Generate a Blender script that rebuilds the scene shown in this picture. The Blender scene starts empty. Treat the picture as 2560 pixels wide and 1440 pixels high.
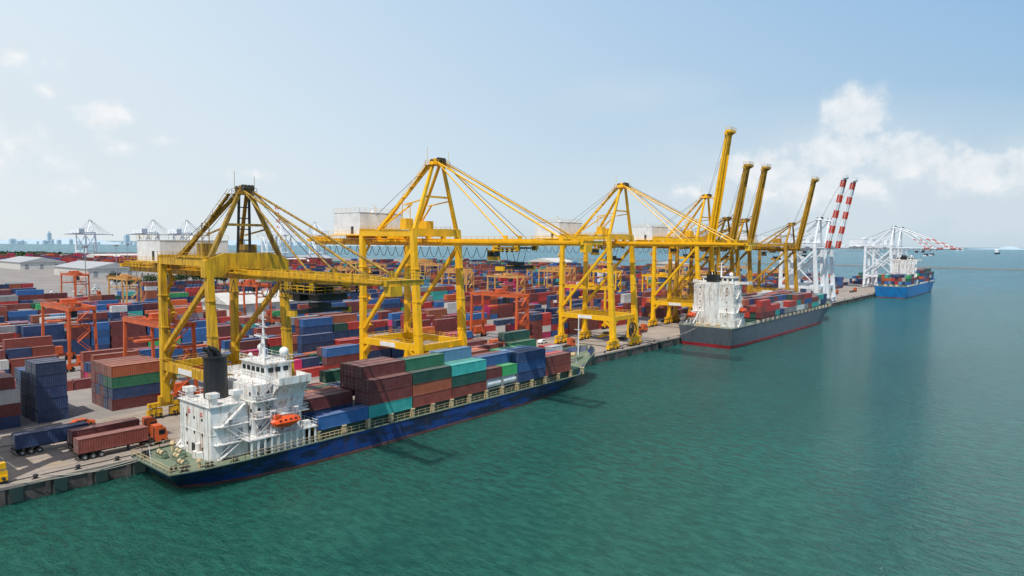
import bpy, bmesh, math, random
from mathutils import Vector, Matrix
random.seed(7)
R=math.radians
sc=bpy.context.scene
COL=sc.collection
CAM=Vector((119.5,0,38.0)); HEAD=R(39.8)
FW=Vector((-math.sin(HEAD),math.cos(HEAD),0)); RT=Vector((math.cos(HEAD),math.sin(HEAD),0))
def visible(x,y,m=0.06):
    d=Vector((x-CAM.x,y-CAM.y,0)); f=d.dot(FW); r=d.dot(RT)
    return f>20 and abs(r/f)<0.753+m
# ------------------------------------------------------------------ materials
def nodes(m):
    m.use_nodes=True; nt=m.node_tree
    for n in list(nt.nodes): nt.nodes.remove(n)
    out=nt.nodes.new('ShaderNodeOutputMaterial'); b=nt.nodes.new('ShaderNodeBsdfPrincipled')
    nt.links.new(b.outputs[0],out.inputs[0]); return nt,b
def N(nt,t,**k):
    n=nt.nodes.new(t)
    for a,v in k.items(): setattr(n,a,v)
    return n
def noise(nt,scale,detail=5,vec=None,rough=0.6):
    n=N(nt,'ShaderNodeTexNoise'); n.inputs['Scale'].default_value=scale; n.inputs['Detail'].default_value=detail
    n.inputs['Roughness'].default_value=rough
    if vec: nt.links.new(vec,n.inputs['Vector'])
    return n.outputs['Fac']
def ramp(nt,fac,a,b,ca=(0,0,0,1),cb=(1,1,1,1)):
    r=N(nt,'ShaderNodeValToRGB'); e=r.color_ramp.elements
    e[0].position=a; e[0].color=ca; e[1].position=b; e[1].color=cb
    nt.links.new(fac,r.inputs[0]); return r.outputs[0]
def mix(nt,fac,a,b,mode='MIX'):
    m=N(nt,'ShaderNodeMix',data_type='RGBA',blend_type=mode)
    for i,v in ((0,fac),(6,a),(7,b)):
        if isinstance(v,(int,float)): m.inputs[i].default_value=v
        elif isinstance(v,tuple): m.inputs[i].default_value=v
        else: nt.links.new(v,m.inputs[i])
    return m.outputs[2]
def mth(nt,op,a,b=None,clamp=False):
    m=N(nt,'ShaderNodeMath',operation=op,use_clamp=clamp)
    for i,v in ((0,a),(1,b)):
        if v is None: continue
        if isinstance(v,(int,float)): m.inputs[i].default_value=v
        else: nt.links.new(v,m.inputs[i])
    return m.outputs[0]
def pos(nt,s=(1,1,1)):
    g=N(nt,'ShaderNodeNewGeometry')
    if s==(1,1,1): return g.outputs['Position']
    mp=N(nt,'ShaderNodeMapping'); mp.inputs['Scale'].default_value=s
    nt.links.new(g.outputs['Position'],mp.inputs[0]); return mp.outputs[0]
MATS={}
def paint(name,col,rough=0.5,dirt=0.35,dcol=(0.06,0.035,0.02,1),metal=0.0,th=(0.5,0.72),dscale=0.35):
    if name in MATS: return MATS[name]
    m=bpy.data.materials.new(name); nt,b=nodes(m)
    n1=noise(nt,dscale,7,pos(nt)); n2=noise(nt,1.0,5,pos(nt,(1.6,1.6,0.18)))
    c=mix(nt,ramp(nt,n1,0.3,0.75),tuple([x*0.82 for x in col[:3]]+[1]),tuple([min(1,x*1.12) for x in col[:3]]+[1]))
    f=mth(nt,'MULTIPLY',ramp(nt,n2,th[0],th[1]),dirt)
    c=mix(nt,f,c,dcol)
    nt.links.new(c,b.inputs['Base Color']); b.inputs['Roughness'].default_value=rough; b.inputs['Metallic'].default_value=metal
    MATS[name]=m; return m
YEL=paint('yellow_paint',(0.90,0.49,0.004,1),0.42,0.35,(0.36,0.15,0.01,1),th=(0.5,0.72))
YEL1=paint('weathered_yellow_paint',(0.72,0.41,0.008,1),0.55,0.75,(0.15,0.075,0.015,1),th=(0.43,0.68))
YEL7=paint('brownish_yellow_paint',(0.58,0.31,0.015,1),0.55,0.7,(0.10,0.05,0.02,1),th=(0.42,0.7))
BRN=paint('brown_soiled_yellow_paint',(0.42,0.25,0.025,1),0.6,0.75,(0.06,0.035,0.02,1),th=(0.42,0.65))
WHI=paint('white_paint',(0.80,0.80,0.79,1),0.5,0.3,(0.34,0.25,0.17,1),th=(0.55,0.8))
SHW=paint('ship_white_paint',(0.78,0.78,0.75,1),0.5,0.9,(0.33,0.19,0.10,1),th=(0.5,0.68),dscale=0.6)
WHC=paint('crane_white_paint',(0.80,0.83,0.86,1),0.5,0.2,(0.3,0.3,0.3,1))
REDS=paint('red_stripe_paint',(0.6,0.06,0.025,1),0.5,0.2)
ORG=paint('orange_paint',(0.62,0.115,0.03,1),0.5,0.5,(0.15,0.05,0.03,1))
TAN=paint('tan_paint',(0.66,0.33,0.09,1),0.55,0.4,(0.2,0.09,0.04,1))
DRK=paint('dark_machinery',(0.035,0.033,0.03,1),0.6,0.3)
BLK=paint('black_paint',(0.012,0.013,0.016,1),0.45,0.5,(0.05,0.05,0.05,1))
GRY=paint('grey_metal',(0.3,0.31,0.32,1),0.5,0.4)
GLS=paint('dark_glass',(0.015,0.025,0.03,1),0.08,0.0)
def hullmat(name,top,boot,zb,scuff,scol,th=(0.48,0.6)):
    m=bpy.data.materials.new(name); nt,b=nodes(m); g=N(nt,'ShaderNodeNewGeometry'); s=N(nt,'ShaderNodeSeparateXYZ')
    nt.links.new(g.outputs['Position'],s.inputs[0])
    n=noise(nt,1.0,8,pos(nt,(0.25,0.13,0.55)),0.72); n3=noise(nt,1.0,6,pos(nt,(1.0,0.8,0.12)),0.7)
    c=mix(nt,mth(nt,'MULTIPLY',ramp(nt,n,th[0],th[1]),scuff),top,scol)
    c=mix(nt,mth(nt,'MULTIPLY',ramp(nt,n3,0.5,0.68),0.6),c,(0.06,0.04,0.035,1))
    z=mth(nt,'ADD',s.outputs['Z'],mth(nt,'MULTIPLY',n,0.4))
    f=mth(nt,'LESS_THAN',z,zb)
    c=mix(nt,f,c,mix(nt,ramp(nt,n,0.4,0.6),boot,tuple([x*0.5 for x in boot[:3]]+[1])))
    nt.links.new(c,b.inputs['Base Color']); b.inputs['Roughness'].default_value=0.45; return m
HULL1=hullmat('blue_hull',(0.008,0.045,0.20,1),(0.20,0.08,0.07,1),-2.05,0.9,(0.008,0.013,0.03,1),(0.44,0.53))
HULL2=hullmat('grey_hull',(0.10,0.115,0.14,1),(0.42,0.025,0.04,1),-1.3,0.3,(0.14,0.15,0.17,1))
HULL3=hullmat('bright_blue_hull',(0.008,0.20,0.50,1),(0.3,0.04,0.03,1),-2.0,0.4,(0.015,0.09,0.26,1))
DECK=paint('green_deck_paint',(0.16,0.23,0.16,1),0.7,0.6,(0.18,0.11,0.06,1),th=(0.4,0.7))
CREAM=paint('cream_paint',(0.6,0.46,0.26,1),0.6,0.5,(0.2,0.08,0.03,1))
DGRN=paint('dark_green_paint',(0.02,0.07,0.05,1),0.6,0.4)
RUB=paint('rubber',(0.02,0.02,0.02,1),0.8,0.2)
ORB=paint('lifeboat_orange',(0.75,0.10,0.02,1),0.35,0.15)
ROOF=paint('grey_roof_sheet',(0.42,0.43,0.44,1),0.6,0.4,(0.2,0.18,0.16,1))
ROOFW=paint('pale_roof_sheet',(0.62,0.60,0.55,1),0.6,0.4,(0.3,0.25,0.2,1))
HAZEB=paint('haze_tinted_building',(0.52,0.63,0.70,1),0.8,0.0)  # aerial haze painted into the base colour of the far city
HILLM=paint('haze_tinted_hill',(0.44,0.56,0.64,1),1.0,0.0)  # pale blue of distance haze put into the hill colour
BARK=paint('bark',(0.08,0.05,0.03,1),0.9,0.2)
LEAF=paint('leaves',(0.06,0.10,0.035,1),0.8,0.5,(0.02,0.04,0.012,1),dscale=0.8)
STEELR=paint('rope',(0.35,0.33,0.28,1),0.8,0.1)
BLU=paint('blue_paint',(0.02,0.12,0.4,1),0.5,0.2)
def contmat(name,attr):
    m=bpy.data.materials.new(name); nt,b=nodes(m)
    if attr: a=N(nt,'ShaderNodeAttribute',attribute_name='Col'); col=a.outputs['Color']
    else: a=N(nt,'ShaderNodeObjectInfo'); col=a.outputs['Color']
    g=N(nt,'ShaderNodeNewGeometry'); s=N(nt,'ShaderNodeSeparateXYZ'); nt.links.new(g.outputs['Normal'],s.inputs[0])
    n=noise(nt,0.5,8,pos(nt),0.7); n2=noise(nt,1.0,6,pos(nt,(2.2,2.2,0.25)),0.7)
    c=mix(nt,ramp(nt,n,0.3,0.7),mix(nt,1.0,col,(0.74,0.74,0.74,1),'MULTIPLY'),mix(nt,0.05,col,(0.6,0.6,0.55,1)))
    c=mix(nt,mth(nt,'MULTIPLY',ramp(nt,n2,0.55,0.75),0.5),c,(0.11,0.05,0.03,1))
    top=mth(nt,'GREATER_THAN',s.outputs['Z'],0.7)
    dust=mth(nt,'MULTIPLY',top,mth(nt,'ADD',0.06,mth(nt,'MULTIPLY',n,0.25)))
    c=mix(nt,dust,c,(0.48,0.42,0.38,1))
    if attr:
        sp=N(nt,'ShaderNodeSeparateXYZ'); nt.links.new(g.outputs['Position'],sp.inputs[0])
        w=mth(nt,'SINE',mth(nt,'MULTIPLY',sp.outputs['Y'],9.0))
        bp=N(nt,'ShaderNodeBump'); bp.inputs['Strength'].default_value=0.3; bp.inputs['Distance'].default_value=0.06
        nt.links.new(w,bp.inputs['Height']); nt.links.new(bp.outputs[0],b.inputs['Normal'])
    nt.links.new(c,b.inputs['Base Color']); b.inputs['Roughness'].default_value=0.6; return m
CM=contmat('container_paint',False); CMS=contmat('container_paint_far',True)
def concrete(name,base,dark,wear,scale=0.08):
    m=bpy.data.materials.new(name); nt,b=nodes(m)
    n=noise(nt,scale,9,pos(nt),0.65); n2=noise(nt,1.0,6,pos(nt,(0.7,0.035,1)),0.7); n3=noise(nt,0.9,6,pos(nt))
    c=mix(nt,ramp(nt,n,0.35,0.68),dark,base)
    c=mix(nt,mth(nt,'MULTIPLY',ramp(nt,n2,0.48,0.66),wear),c,tuple([x*0.4 for x in dark[:3]]+[1]))
    c=mix(nt,mth(nt,'MULTIPLY',ramp(nt,n3,0.4,0.8),0.25),c,tuple([min(1,x*1.3) for x in base[:3]]+[1]))
    br=N(nt,'ShaderNodeTexBrick'); br.inputs['Scale'].default_value=1.0; br.inputs['Mortar Size'].default_value=0.05
    br.inputs['Brick Width'].default_value=6; br.inputs['Row Height'].default_value=5
    br.inputs['Color1'].default_value=(1,1,1,1);br.inputs['Color2'].default_value=(0.9,0.9,0.9,1);br.inputs['Mortar'].default_value=(0.6,0.6,0.6,1)
    nt.links.new(pos(nt),br.inputs['Vector'])
    c=mix(nt,1.0,c,br.outputs['Color'],'MULTIPLY')
    nt.links.new(c,b.inputs['Base Color']); b.inputs['Roughness'].default_value=0.85; return m
APR=concrete('quay_concrete',(0.41,0.35,0.295,1),(0.28,0.24,0.205,1),0.5)
GRD=concrete('yard_asphalt',(0.33,0.30,0.275,1),(0.23,0.21,0.19,1),0.3,0.03)
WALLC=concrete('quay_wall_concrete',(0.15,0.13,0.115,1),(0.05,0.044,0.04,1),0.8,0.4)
LINEY=paint('yellow_line',(0.6,0.35,0.03,1),0.8,0.8,(0.28,0.24,0.2,1),th=(0.35,0.6))
RAILM=paint('rail_steel',(0.06,0.05,0.045,1),0.6,0.3)
# ------------------------------------------------------------------ mesh builder
class M:
    def __init__(s): s.v=[];s.f=[];s.m=[];s.sm=[]
    def add(s,vs,fs,m=0,sm=False):
        o=len(s.v); s.v+= [tuple(v) for v in vs]
        for f in fs: s.f.append(tuple(i+o for i in f)); s.m.append(m); s.sm.append(sm)
    def box(s,x0,x1,y0,y1,z0,z1,m=0):
        s.add([(x0,y0,z0),(x1,y0,z0),(x1,y1,z0),(x0,y1,z0),(x0,y0,z1),(x1,y0,z1),(x1,y1,z1),(x0,y1,z1)],
              [(0,3,2,1),(4,5,6,7),(0,1,5,4),(1,2,6,5),(2,3,7,6),(3,0,4,7)],m)
    def beam(s,p,q,w,h=None,m=0,w2=None,h2=None):
        h=h or w; w2=w2 or w; h2=h2 or h
        p=Vector(p);q=Vector(q);d=(q-p)
        if d.length<1e-6: return
        d.normalize()
        if abs(d.z)>0.93: side=Vector((1,0,0))
        else: side=d.cross(Vector((0,0,1))).normalized()
        up=side.cross(d).normalized(); side=d.cross(up).normalized()
        vs=[]
        for c,a,b in ((p,w,h),(q,w2,h2)):
            for i,j in ((-1,-1),(1,-1),(1,1),(-1,1)): vs.append(c+side*(a*i/2)+up*(b*j/2))
        s.add(vs,[(0,3,2,1),(4,5,6,7),(0,1,5,4),(1,2,6,5),(2,3,7,6),(3,0,4,7)],m)
    def cyl(s,p,q,r,r2=None,n=12,m=0,cap=True):
        r2=r if r2 is None else r2
        p=Vector(p);q=Vector(q);d=(q-p).normalized()
        a=d.orthogonal().normalized();b=d.cross(a)
        vs=[p+(a*math.cos(2*math.pi*i/n)+b*math.sin(2*math.pi*i/n))*r for i in range(n)]+[q+(a*math.cos(2*math.pi*i/n)+b*math.sin(2*math.pi*i/n))*r2 for i in range(n)]
        s.add(vs,[(i,(i+1)%n,n+(i+1)%n,n+i) for i in range(n)],m,n>=10)
        if cap: s.add(vs,[tuple(range(n))[::-1],tuple(range(n,2*n))],m)
    def sphere(s,c,r,m=0,n=12,k=8,sx=1,sy=1,sz=1):
        vs=[];fs=[]
        for j in range(k+1):
            t=math.pi*j/k
            for i in range(n):
                a=2*math.pi*i/n
                vs.append((c[0]+sx*r*math.sin(t)*math.cos(a),c[1]+sy*r*math.sin(t)*math.sin(a),c[2]+sz*r*math.cos(t)))
        for j in range(k):
            for i in range(n): fs.append((j*n+i,(j+1)*n+i,(j+1)*n+(i+1)%n,j*n+(i+1)%n))
        s.add(vs,fs,m,True)
    def line(s,pts,r,m=0,n=5):
        for a,b in zip(pts[:-1],pts[1:]): s.cyl(a,b,r,n=n,m=m,cap=False)
    def rail(s,pts,h=1.1,sp=1.8,t=0.07,m=0):
        for a,b in zip(pts[:-1],pts[1:]):
            a=Vector(a);b=Vector(b);L=(b-a).length;n=max(1,int(L/sp))
            for i in range(n+1):
                p=a.lerp(b,i/n); s.beam(p,p+Vector((0,0,h)),t,m=m)
            for k in (0.5,1.0): s.beam(a+Vector((0,0,h*k)),b+Vector((0,0,h*k)),t,m=m)
    def stair(s,p,q,w=0.9,m=0):
        p=Vector(p);q=Vector(q)
        s.beam(p,q,w,0.15,m)
        d=(q-p); side=d.cross(Vector((0,0,1))).normalized()*w*0.5
        for g in (side,-side): 
            s.beam(p+g+Vector((0,0,1)),q+g+Vector((0,0,1)),0.07,m=m); s.beam(p+g,p+g+Vector((0,0,1)),0.07,m=m)
def emit(name,mb,mats,parent=None,origin=(0,0,0),recalc=True):
    me=bpy.data.meshes.new(name); o=Vector(origin)
    me.from_pydata([(a-o.x,b-o.y,c-o.z) for a,b,c in mb.v],[],mb.f)
    if not isinstance(mats,(list,tuple)): mats=[mats]
    for mt in mats: me.materials.append(mt)
    me.polygons.foreach_set('material_index',mb.m); me.polygons.foreach_set('use_smooth',mb.sm)
    if recalc:
        bm=bmesh.new(); bm.from_mesh(me); bmesh.ops.recalc_face_normals(bm,faces=bm.faces); bm.to_mesh(me); bm.free()
    me.update()
    ob=bpy.data.objects.new(name,me); COL.objects.link(ob)
    if parent: ob.parent=parent
    else: ob.location=o
    return ob
def thing(name,label,cat,loc,group=None,rot=0):
    e=bpy.data.objects.new(name,None); COL.objects.link(e); e.location=loc; e.rotation_euler=(0,0,rot); e.empty_display_size=1
    tag(e,label,cat,group); return e
def tag(o,label,cat,group=None):
    o['label']=label; o['category']=cat
    if group: o['group']=group
def struct(o): o['kind']='structure'
def copytree(src,loc,rot=0,label=None):
    o=src.copy(); COL.objects.link(o); o.location=loc; o.rotation_euler=(0,0,rot)
    if label: o['label']=label
    for c in src.children:
        k=c.copy(); COL.objects.link(k); k.parent=o; k.matrix_parent_inverse=c.matrix_parent_inverse.copy()
        for g in c.children:
            q=g.copy(); COL.objects.link(q); q.parent=k
    return o
ZW=-2.8; XE=-5.5
# ------------------------------------------------------------------ setting
mb=M(); S=45000
mb.add([(-S,-S,ZW),(S,-S,ZW),(S,S,ZW),(-S,S,ZW)],[(0,1,2,3)])
WM=bpy.data.materials.new('sea_water'); nt,b=nodes(WM)
g=N(nt,'ShaderNodeNewGeometry')
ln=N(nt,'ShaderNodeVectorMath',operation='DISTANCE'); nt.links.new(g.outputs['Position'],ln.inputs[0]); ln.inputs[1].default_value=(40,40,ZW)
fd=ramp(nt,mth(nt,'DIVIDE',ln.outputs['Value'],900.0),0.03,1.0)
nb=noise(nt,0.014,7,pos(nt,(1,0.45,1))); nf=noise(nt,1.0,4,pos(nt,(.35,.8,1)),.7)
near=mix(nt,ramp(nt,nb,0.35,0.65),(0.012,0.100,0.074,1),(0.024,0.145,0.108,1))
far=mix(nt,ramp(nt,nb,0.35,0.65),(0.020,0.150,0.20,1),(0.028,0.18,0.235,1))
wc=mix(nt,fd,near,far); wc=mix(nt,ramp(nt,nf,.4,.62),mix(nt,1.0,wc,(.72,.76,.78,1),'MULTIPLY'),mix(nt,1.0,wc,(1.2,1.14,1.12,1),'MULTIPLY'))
nt.links.new(wc,b.inputs['Base Color'])
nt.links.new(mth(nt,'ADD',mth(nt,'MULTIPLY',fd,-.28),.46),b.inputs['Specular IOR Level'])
b.subsurface_method='BURLEY'; b.inputs['Subsurface Weight'].default_value=.8; b.inputs['Subsurface Radius'].default_value=(0.4,1.0,0.9); b.inputs['Subsurface Scale'].default_value=9.0
nt.links.new(mth(nt,'ADD',mth(nt,'MULTIPLY',fd,.12),.08),b.inputs['Roughness']); b.inputs['IOR'].default_value=1.33
h1=noise(nt,1.0,4,pos(nt,(0.5,0.95,1)),0.65); h2=noise(nt,1.0,3,pos(nt,(0.10,0.2,1)),0.5); h3=noise(nt,1.0,2,pos(nt,(1.5,2.4,1)))
hh=mth(nt,'ADD',mth(nt,'ADD',mth(nt,'MULTIPLY',h1,1.3),mth(nt,'MULTIPLY',h2,0.8)),mth(nt,'MULTIPLY',h3,0.4))
bp=N(nt,'ShaderNodeBump'); bp.inputs['Distance'].default_value=1.2; bp.inputs['Strength'].default_value=1.0
nt.links.new(hh,bp.inputs['Height']); nt.links.new(bp.outputs[0],b.inputs['Normal'])
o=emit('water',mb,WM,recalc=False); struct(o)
poly=[(XE-0.4,-400),(XE-0.4,835),(-250,880),(-520,1000),(-900,1060),(-1450,960),(-2100,700),(-2100,-400)]
mb=M(); n=len(poly)
mb.add([(x,y,0) for x,y in poly]+[(x,y,-6) for x,y in poly],[tuple(range(n))[::-1]]+[(i,(i+1)%n,n+(i+1)%n,n+i) for i in range(n)])
o=emit('ground',mb,GRD); struct(o)
mb=M(); mb.add([(XE,-300,0.004),(XE,834,0.004),(-40,834,0.004),(-40,-300,0.004)],[(0,1,2,3)])
o=emit('quay_apron',mb,APR,recalc=False); struct(o)
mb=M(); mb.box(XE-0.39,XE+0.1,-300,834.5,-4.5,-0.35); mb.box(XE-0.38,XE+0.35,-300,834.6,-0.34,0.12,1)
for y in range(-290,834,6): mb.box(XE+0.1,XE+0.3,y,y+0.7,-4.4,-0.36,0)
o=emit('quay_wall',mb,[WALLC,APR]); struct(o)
mb=M()
for x in (-30.5,-7.8):
    mb.box(x-0.35,x-0.08,-300,830,0.0,0.010,1); mb.box(x+0.08,x+0.35,-300,830,0.0,0.010,1); mb.box(x-0.07,x+0.07,-300,830,0.0,0.05,1)
for x in (-12.6,-16.6,-20.6,-24.6,-33.5,-37.0):
    y=-20
    while y<820:
        mb.box(x-0.1,x+0.1,y,y+(5 if x>-30 else 40),0,0.009); y+=9 if x>-30 else 40.5
for y in (30,36,42):
    for k in range(4): mb.beam((-11.5-k*1.2,y+k*.2,0.004),(-10.5-k*1.2,y+3,0.004),0.2,0.014)
o=emit('road_marking',mb,[LINEY,RAILM]); struct(o)
mb=M(); pts=[]
for i in range(101):
    x=-1000+i*20; w=1.5+random.random()*1; h=1.6+random.random()*1.0
    pts.append((x,1500+0.02*x,w,h))
vs=[];fs=[]
for i,(x,y,w,h) in enumerate(pts):
    vs+=[(x,y-w-2,ZW-1),(x,y-w,ZW+h),(x,y+w,ZW+h),(x,y+w+2,ZW-1)]
    if i: a=(i-1)*4; fs+=[(a+j,a+4+j,a+5+j,a+1+j) for j in range(3)]
mb.add(vs,fs); o=emit('breakwater',mb,paint('rock',(0.20,0.19,0.18,1),0.9,0.5)); struct(o)
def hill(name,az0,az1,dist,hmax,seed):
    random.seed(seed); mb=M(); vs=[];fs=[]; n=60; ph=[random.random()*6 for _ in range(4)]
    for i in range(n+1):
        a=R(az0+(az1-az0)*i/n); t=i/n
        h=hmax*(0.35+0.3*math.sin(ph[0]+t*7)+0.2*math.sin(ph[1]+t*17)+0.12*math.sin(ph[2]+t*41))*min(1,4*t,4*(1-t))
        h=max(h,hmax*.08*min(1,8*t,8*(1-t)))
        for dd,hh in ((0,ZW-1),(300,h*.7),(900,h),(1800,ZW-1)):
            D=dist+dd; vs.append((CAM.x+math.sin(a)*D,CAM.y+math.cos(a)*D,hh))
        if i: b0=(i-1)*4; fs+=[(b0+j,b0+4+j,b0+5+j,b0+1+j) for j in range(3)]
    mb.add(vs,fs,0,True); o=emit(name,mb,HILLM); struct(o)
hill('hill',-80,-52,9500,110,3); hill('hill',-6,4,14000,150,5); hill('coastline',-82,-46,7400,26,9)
random.seed(11)
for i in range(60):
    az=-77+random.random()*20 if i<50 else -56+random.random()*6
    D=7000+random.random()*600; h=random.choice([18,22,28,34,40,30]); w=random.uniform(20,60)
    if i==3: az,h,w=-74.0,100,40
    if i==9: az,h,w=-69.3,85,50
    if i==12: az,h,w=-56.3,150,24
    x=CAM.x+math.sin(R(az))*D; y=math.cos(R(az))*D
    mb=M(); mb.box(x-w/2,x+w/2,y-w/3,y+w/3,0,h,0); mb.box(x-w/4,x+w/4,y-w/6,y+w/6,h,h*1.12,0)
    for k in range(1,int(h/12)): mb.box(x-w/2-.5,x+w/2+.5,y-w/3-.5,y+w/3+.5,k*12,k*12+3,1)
    o=emit('city_building',mb,[HAZEB,paint('haze_tinted_window_band',(0.40,0.51,0.59,1),0.6,0)],origin=(x,y,0)); tag(o,'distant hazy high-rise building on the coast','building','buildings of the distant city')  # wall and window band colours both carry painted distance haze
# ------------------------------------------------------------------ STS gantry crane
def sts(x,y,zg=37.2,apex=59.3,mode='down',tipx=38,tip=(3,75),mats=(YEL,WHI,DRK),stripe=None,label='',group=None,rot=0,house=True,trol=16,first=False,detail=2,reel=False,hs=8.0,name='gantry_crane',apx=-9.5,gs=2.7,hx=-4.6,lw=1.0):
    ztop=zg+3.9; XL,XS,XT=-30.5,-7.6,-10.2
    root=thing(name,label,'crane',(x,y,0),group,rot); O=(-19,0,0)
    ML=[mats[0],mats[1],mats[2],GLS,stripe or mats[0]]
    def E(n,mb,par=None,ml=None): return emit(n,mb,ml or ML,par or root,O)
    def xs(z): return XS+(XT-XS)*(z-3.4)/(ztop-3.4)
    for sx in (0,1):
        for sy in (-1,1):
            mb=M(); yy=sy*hs
            a=(XL,yy,3.3) if sx==0 else (XS,yy,3.3); c=(XL,yy,ztop) if sx==0 else (XT,yy,ztop)
            mb.beam(a,c,(1.55 if sx==0 else 2.2)*lw,1.45*lw,0,1.4*lw,1.25*lw)
            for k in range(3 if detail>1 else 0): 
                q=Vector(a).lerp(Vector(c),.3+.22*k); mb.beam(q-Vector((0,0,.12)),q+Vector((0,0,.12)),2.15,1.5)
            E('leg',mb)
            mb=M(); X=a[0]
            mb.box(X-.5,X+.5,yy-3.6,yy+3.6,2.45,3.35)
            mb.beam((X,yy-1.0,3.0),(X,yy-1.0,4.6),1.1,.8);mb.beam((X,yy+1.0,3.0),(X,yy+1.0,4.6),1.1,.8)
            for k in (-2.3,2.3):
                mb.box(X-.42,X+.42,yy+k-1.5,yy+k+1.5,1.3,2.1); mb.box(X-.2,X+.2,yy+k-.4,yy+k+.4,2.0,2.5)
                for w in (-.85,.85):
                    mb.box(X-.6,X+.6,yy+k+w-.62,yy+k+w+.62,.55,1.35)
                    for q in (-.35,.35): mb.cyl((X-.3,yy+k+w+q,.38),(X+.3,yy+k+w+q,.38),.33,n=10,m=2)
                    if detail>1: mb.cyl((X+.55,yy+k+w,1.0),(X+1.2,yy+k+w,1.0),.25,n=8,m=2)
            E('bogie',mb)
    zp=11.2
    for sy in (-1,1):
        mb=M(); yy=sy*hs
        mb.beam((XL,yy,zp),(xs(zp),yy,zp),1.2,1.7)
        for X,d in ((XL,1),(xs(zp),-1)): mb.beam((X+d*.3,yy,zp-3.2),(X+d*3.2,yy,zp-.5),1.1,.7)
        if detail>1: mb.rail([(XL+1,yy-.6*1,zp+.9),(xs(zp)-1,yy-.6,zp+.9)],t=.08)
        E('portal_beam',mb)
        mb=M(); mb.beam((XL+.4,yy,14.5),(XT-.4,yy,zg-1),.9*lw,.9*lw)
        if lw>1: mb.beam((XL+.4,yy,zg-1),(XT-.4,yy,14.5),.6,.6)
        E('diagonal_brace',mb)
        mb=M(); mb.beam((XL-.5,yy,ztop-.75),(XT+.6,yy,ztop-.75),1.1,1.45); mb.beam((XL+8,yy,ztop+.3),(XT,yy,ztop+.3),1.6,.18)
        if detail>1: mb.rail([(XL,yy-.85,ztop+.06),(XT,yy-.85,ztop+.06)],t=.08)
        E('top_beam',mb)
    for X in (XL,xs(zp)):
        mb=M(); mb.beam((X,-hs,zp-.1),(X,hs,zp-.1),1.1,1.55)
        for d in (-1,1): mb.beam((X,d*(hs-.3),zp-3.2),(X,d*(hs-3.2),zp-.6),.9,.7)
        if detail>1: mb.rail([(X+.6,-hs+1,zp+.75),(X+.6,hs-1,zp+.75)],t=.08)
        E('portal_beam',mb)
    for X in (XL,XT):
        mb=M()
        if first and X==XT:
            pr=[(-hs-1,zg+.3),(-hs+2.2,zg+.3),(-hs+4.2,zg+1.9),(hs-4.2,zg+1.9),(hs-2.2,zg+.3),(hs+1,zg+.3),(hs+1,zg+3.6),(hs-3,zg+5.0),(-hs+3,zg+5.0),(-hs-1,zg+3.6)]
            v=[(X-.9,a,c) for a,c in pr]+[(X+.9,a,c) for a,c in pr]; k=len(pr)
            mb.add(v,[tuple(range(k)),tuple(range(k,2*k))[::-1]]+[(i,(i+1)%k,k+(i+1)%k,k+i) for i in range(k)])
        else:
            mb.beam((X,-hs-.6,ztop-.5),(X,hs+.6,ztop-.5),1.25,1.9)
        for d in (-gs,gs): mb.box(X-.6,X+.6,d-.5,d+.5,zg+1.5,ztop-1.4)
        E('cross_beam',mb)
    mb=M(); X0=-60
    for d in (-gs,gs):
        mb.beam((X0,d,zg+.85),(-5.2,d,zg+.85),.95,1.65); mb.beam((X0,d,zg+.02),(-5.2,d,zg+.02),1.35,.14); mb.beam((X0,d,zg+1.74),(-5.2,d,zg+1.74),1.2,.1)
        k=X0+3
        while k<-6 and detail>1: mb.box(k,k+.12,d-.56,d+.56,zg+.1,zg+1.7); k+=3
    X=X0+.6
    while X<-6: mb.beam((X,-gs+.5,zg+1.0),(X,gs-.5,zg+1.0),.8,1.1); X+=9
    mb.beam((X0,-gs-1.2,zg+1.2),(-5,-gs-1.2,zg+1.2),1.1,.12)
    mb.beam((X0-.6,-5,zg+1.3),(X0-.6,5,zg+1.3),1.6,.8)
    if detail>1:
        mb.rail([(X0,-gs-1.8,zg+1.3),(-5,-gs-1.8,zg+1.3)],t=.08); mb.rail([(X0-1.3,-5,zg+1.8),(X0-1.3,5,zg+1.8)],t=.09)
        for k in range(5): mb.box(X0+k*2.0,X0+k*2+1.0,-gs-1.7,-gs-.9,zg+1.3,zg+2.4)
        mb.box(-28,-25,-1.5,1.5,zg+1.7,zg+3.6); mb.box(-22,-20.5,-3.8,-2,zg+1.8,zg+3.6)
    E('girder',mb)
    mb=M(); H=Vector((hx,0,zg+1)); bs=gs if mode=='down' else 1.9
    T=Vector((tipx,0,zg+1)) if mode=='down' else Vector((tip[0],0,tip[1]))
    ax=(T-H).normalized(); L=(T-H).length; up=Vector((-ax.z,0,ax.x))
    ns=9 if stripe else 6
    for i in range(ns):
        a=H+ax*(L*i/ns); c=H+ax*(L*(i+1)/ns); th=1.6-(.9*max(0,i-ns+3)/3); th2=1.6-(.9*max(0,i-ns+4)/3)
        mm=4 if (stripe and i%2==0 and (mode=='up' or i>=3)) else 0
        if stripe: th=th2=1.5
        for d in (-bs,bs):
            dv=Vector((0,d,0))
            mb.beam(a+dv,c+dv,.9*lw,th,mm,.9*lw,max(.65,th2))
            mb.beam(a+dv-up*(th/2+.02),c+dv-up*(th2/2+.02),1.25*lw,.14,mm)
        mb.beam(c+Vector((0,-bs+.4,0)),c+Vector((0,bs-.4,0)),.6,.7,mm)
        mb.beam(a.lerp(c,.5)+Vector((0,-bs+.4,0)),a.lerp(c,.5)+Vector((0,bs-.4,0)),.35,.4,mm)
        if i%2==0: mb.beam(a+Vector((0,-bs+.4,0)),c+Vector((0,bs-.4,0)),.25,.25,mm)
    mb.beam(T+Vector((0,-bs-1.2,0)),T+Vector((0,bs+1.2,0)),1.2,.9)
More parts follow.
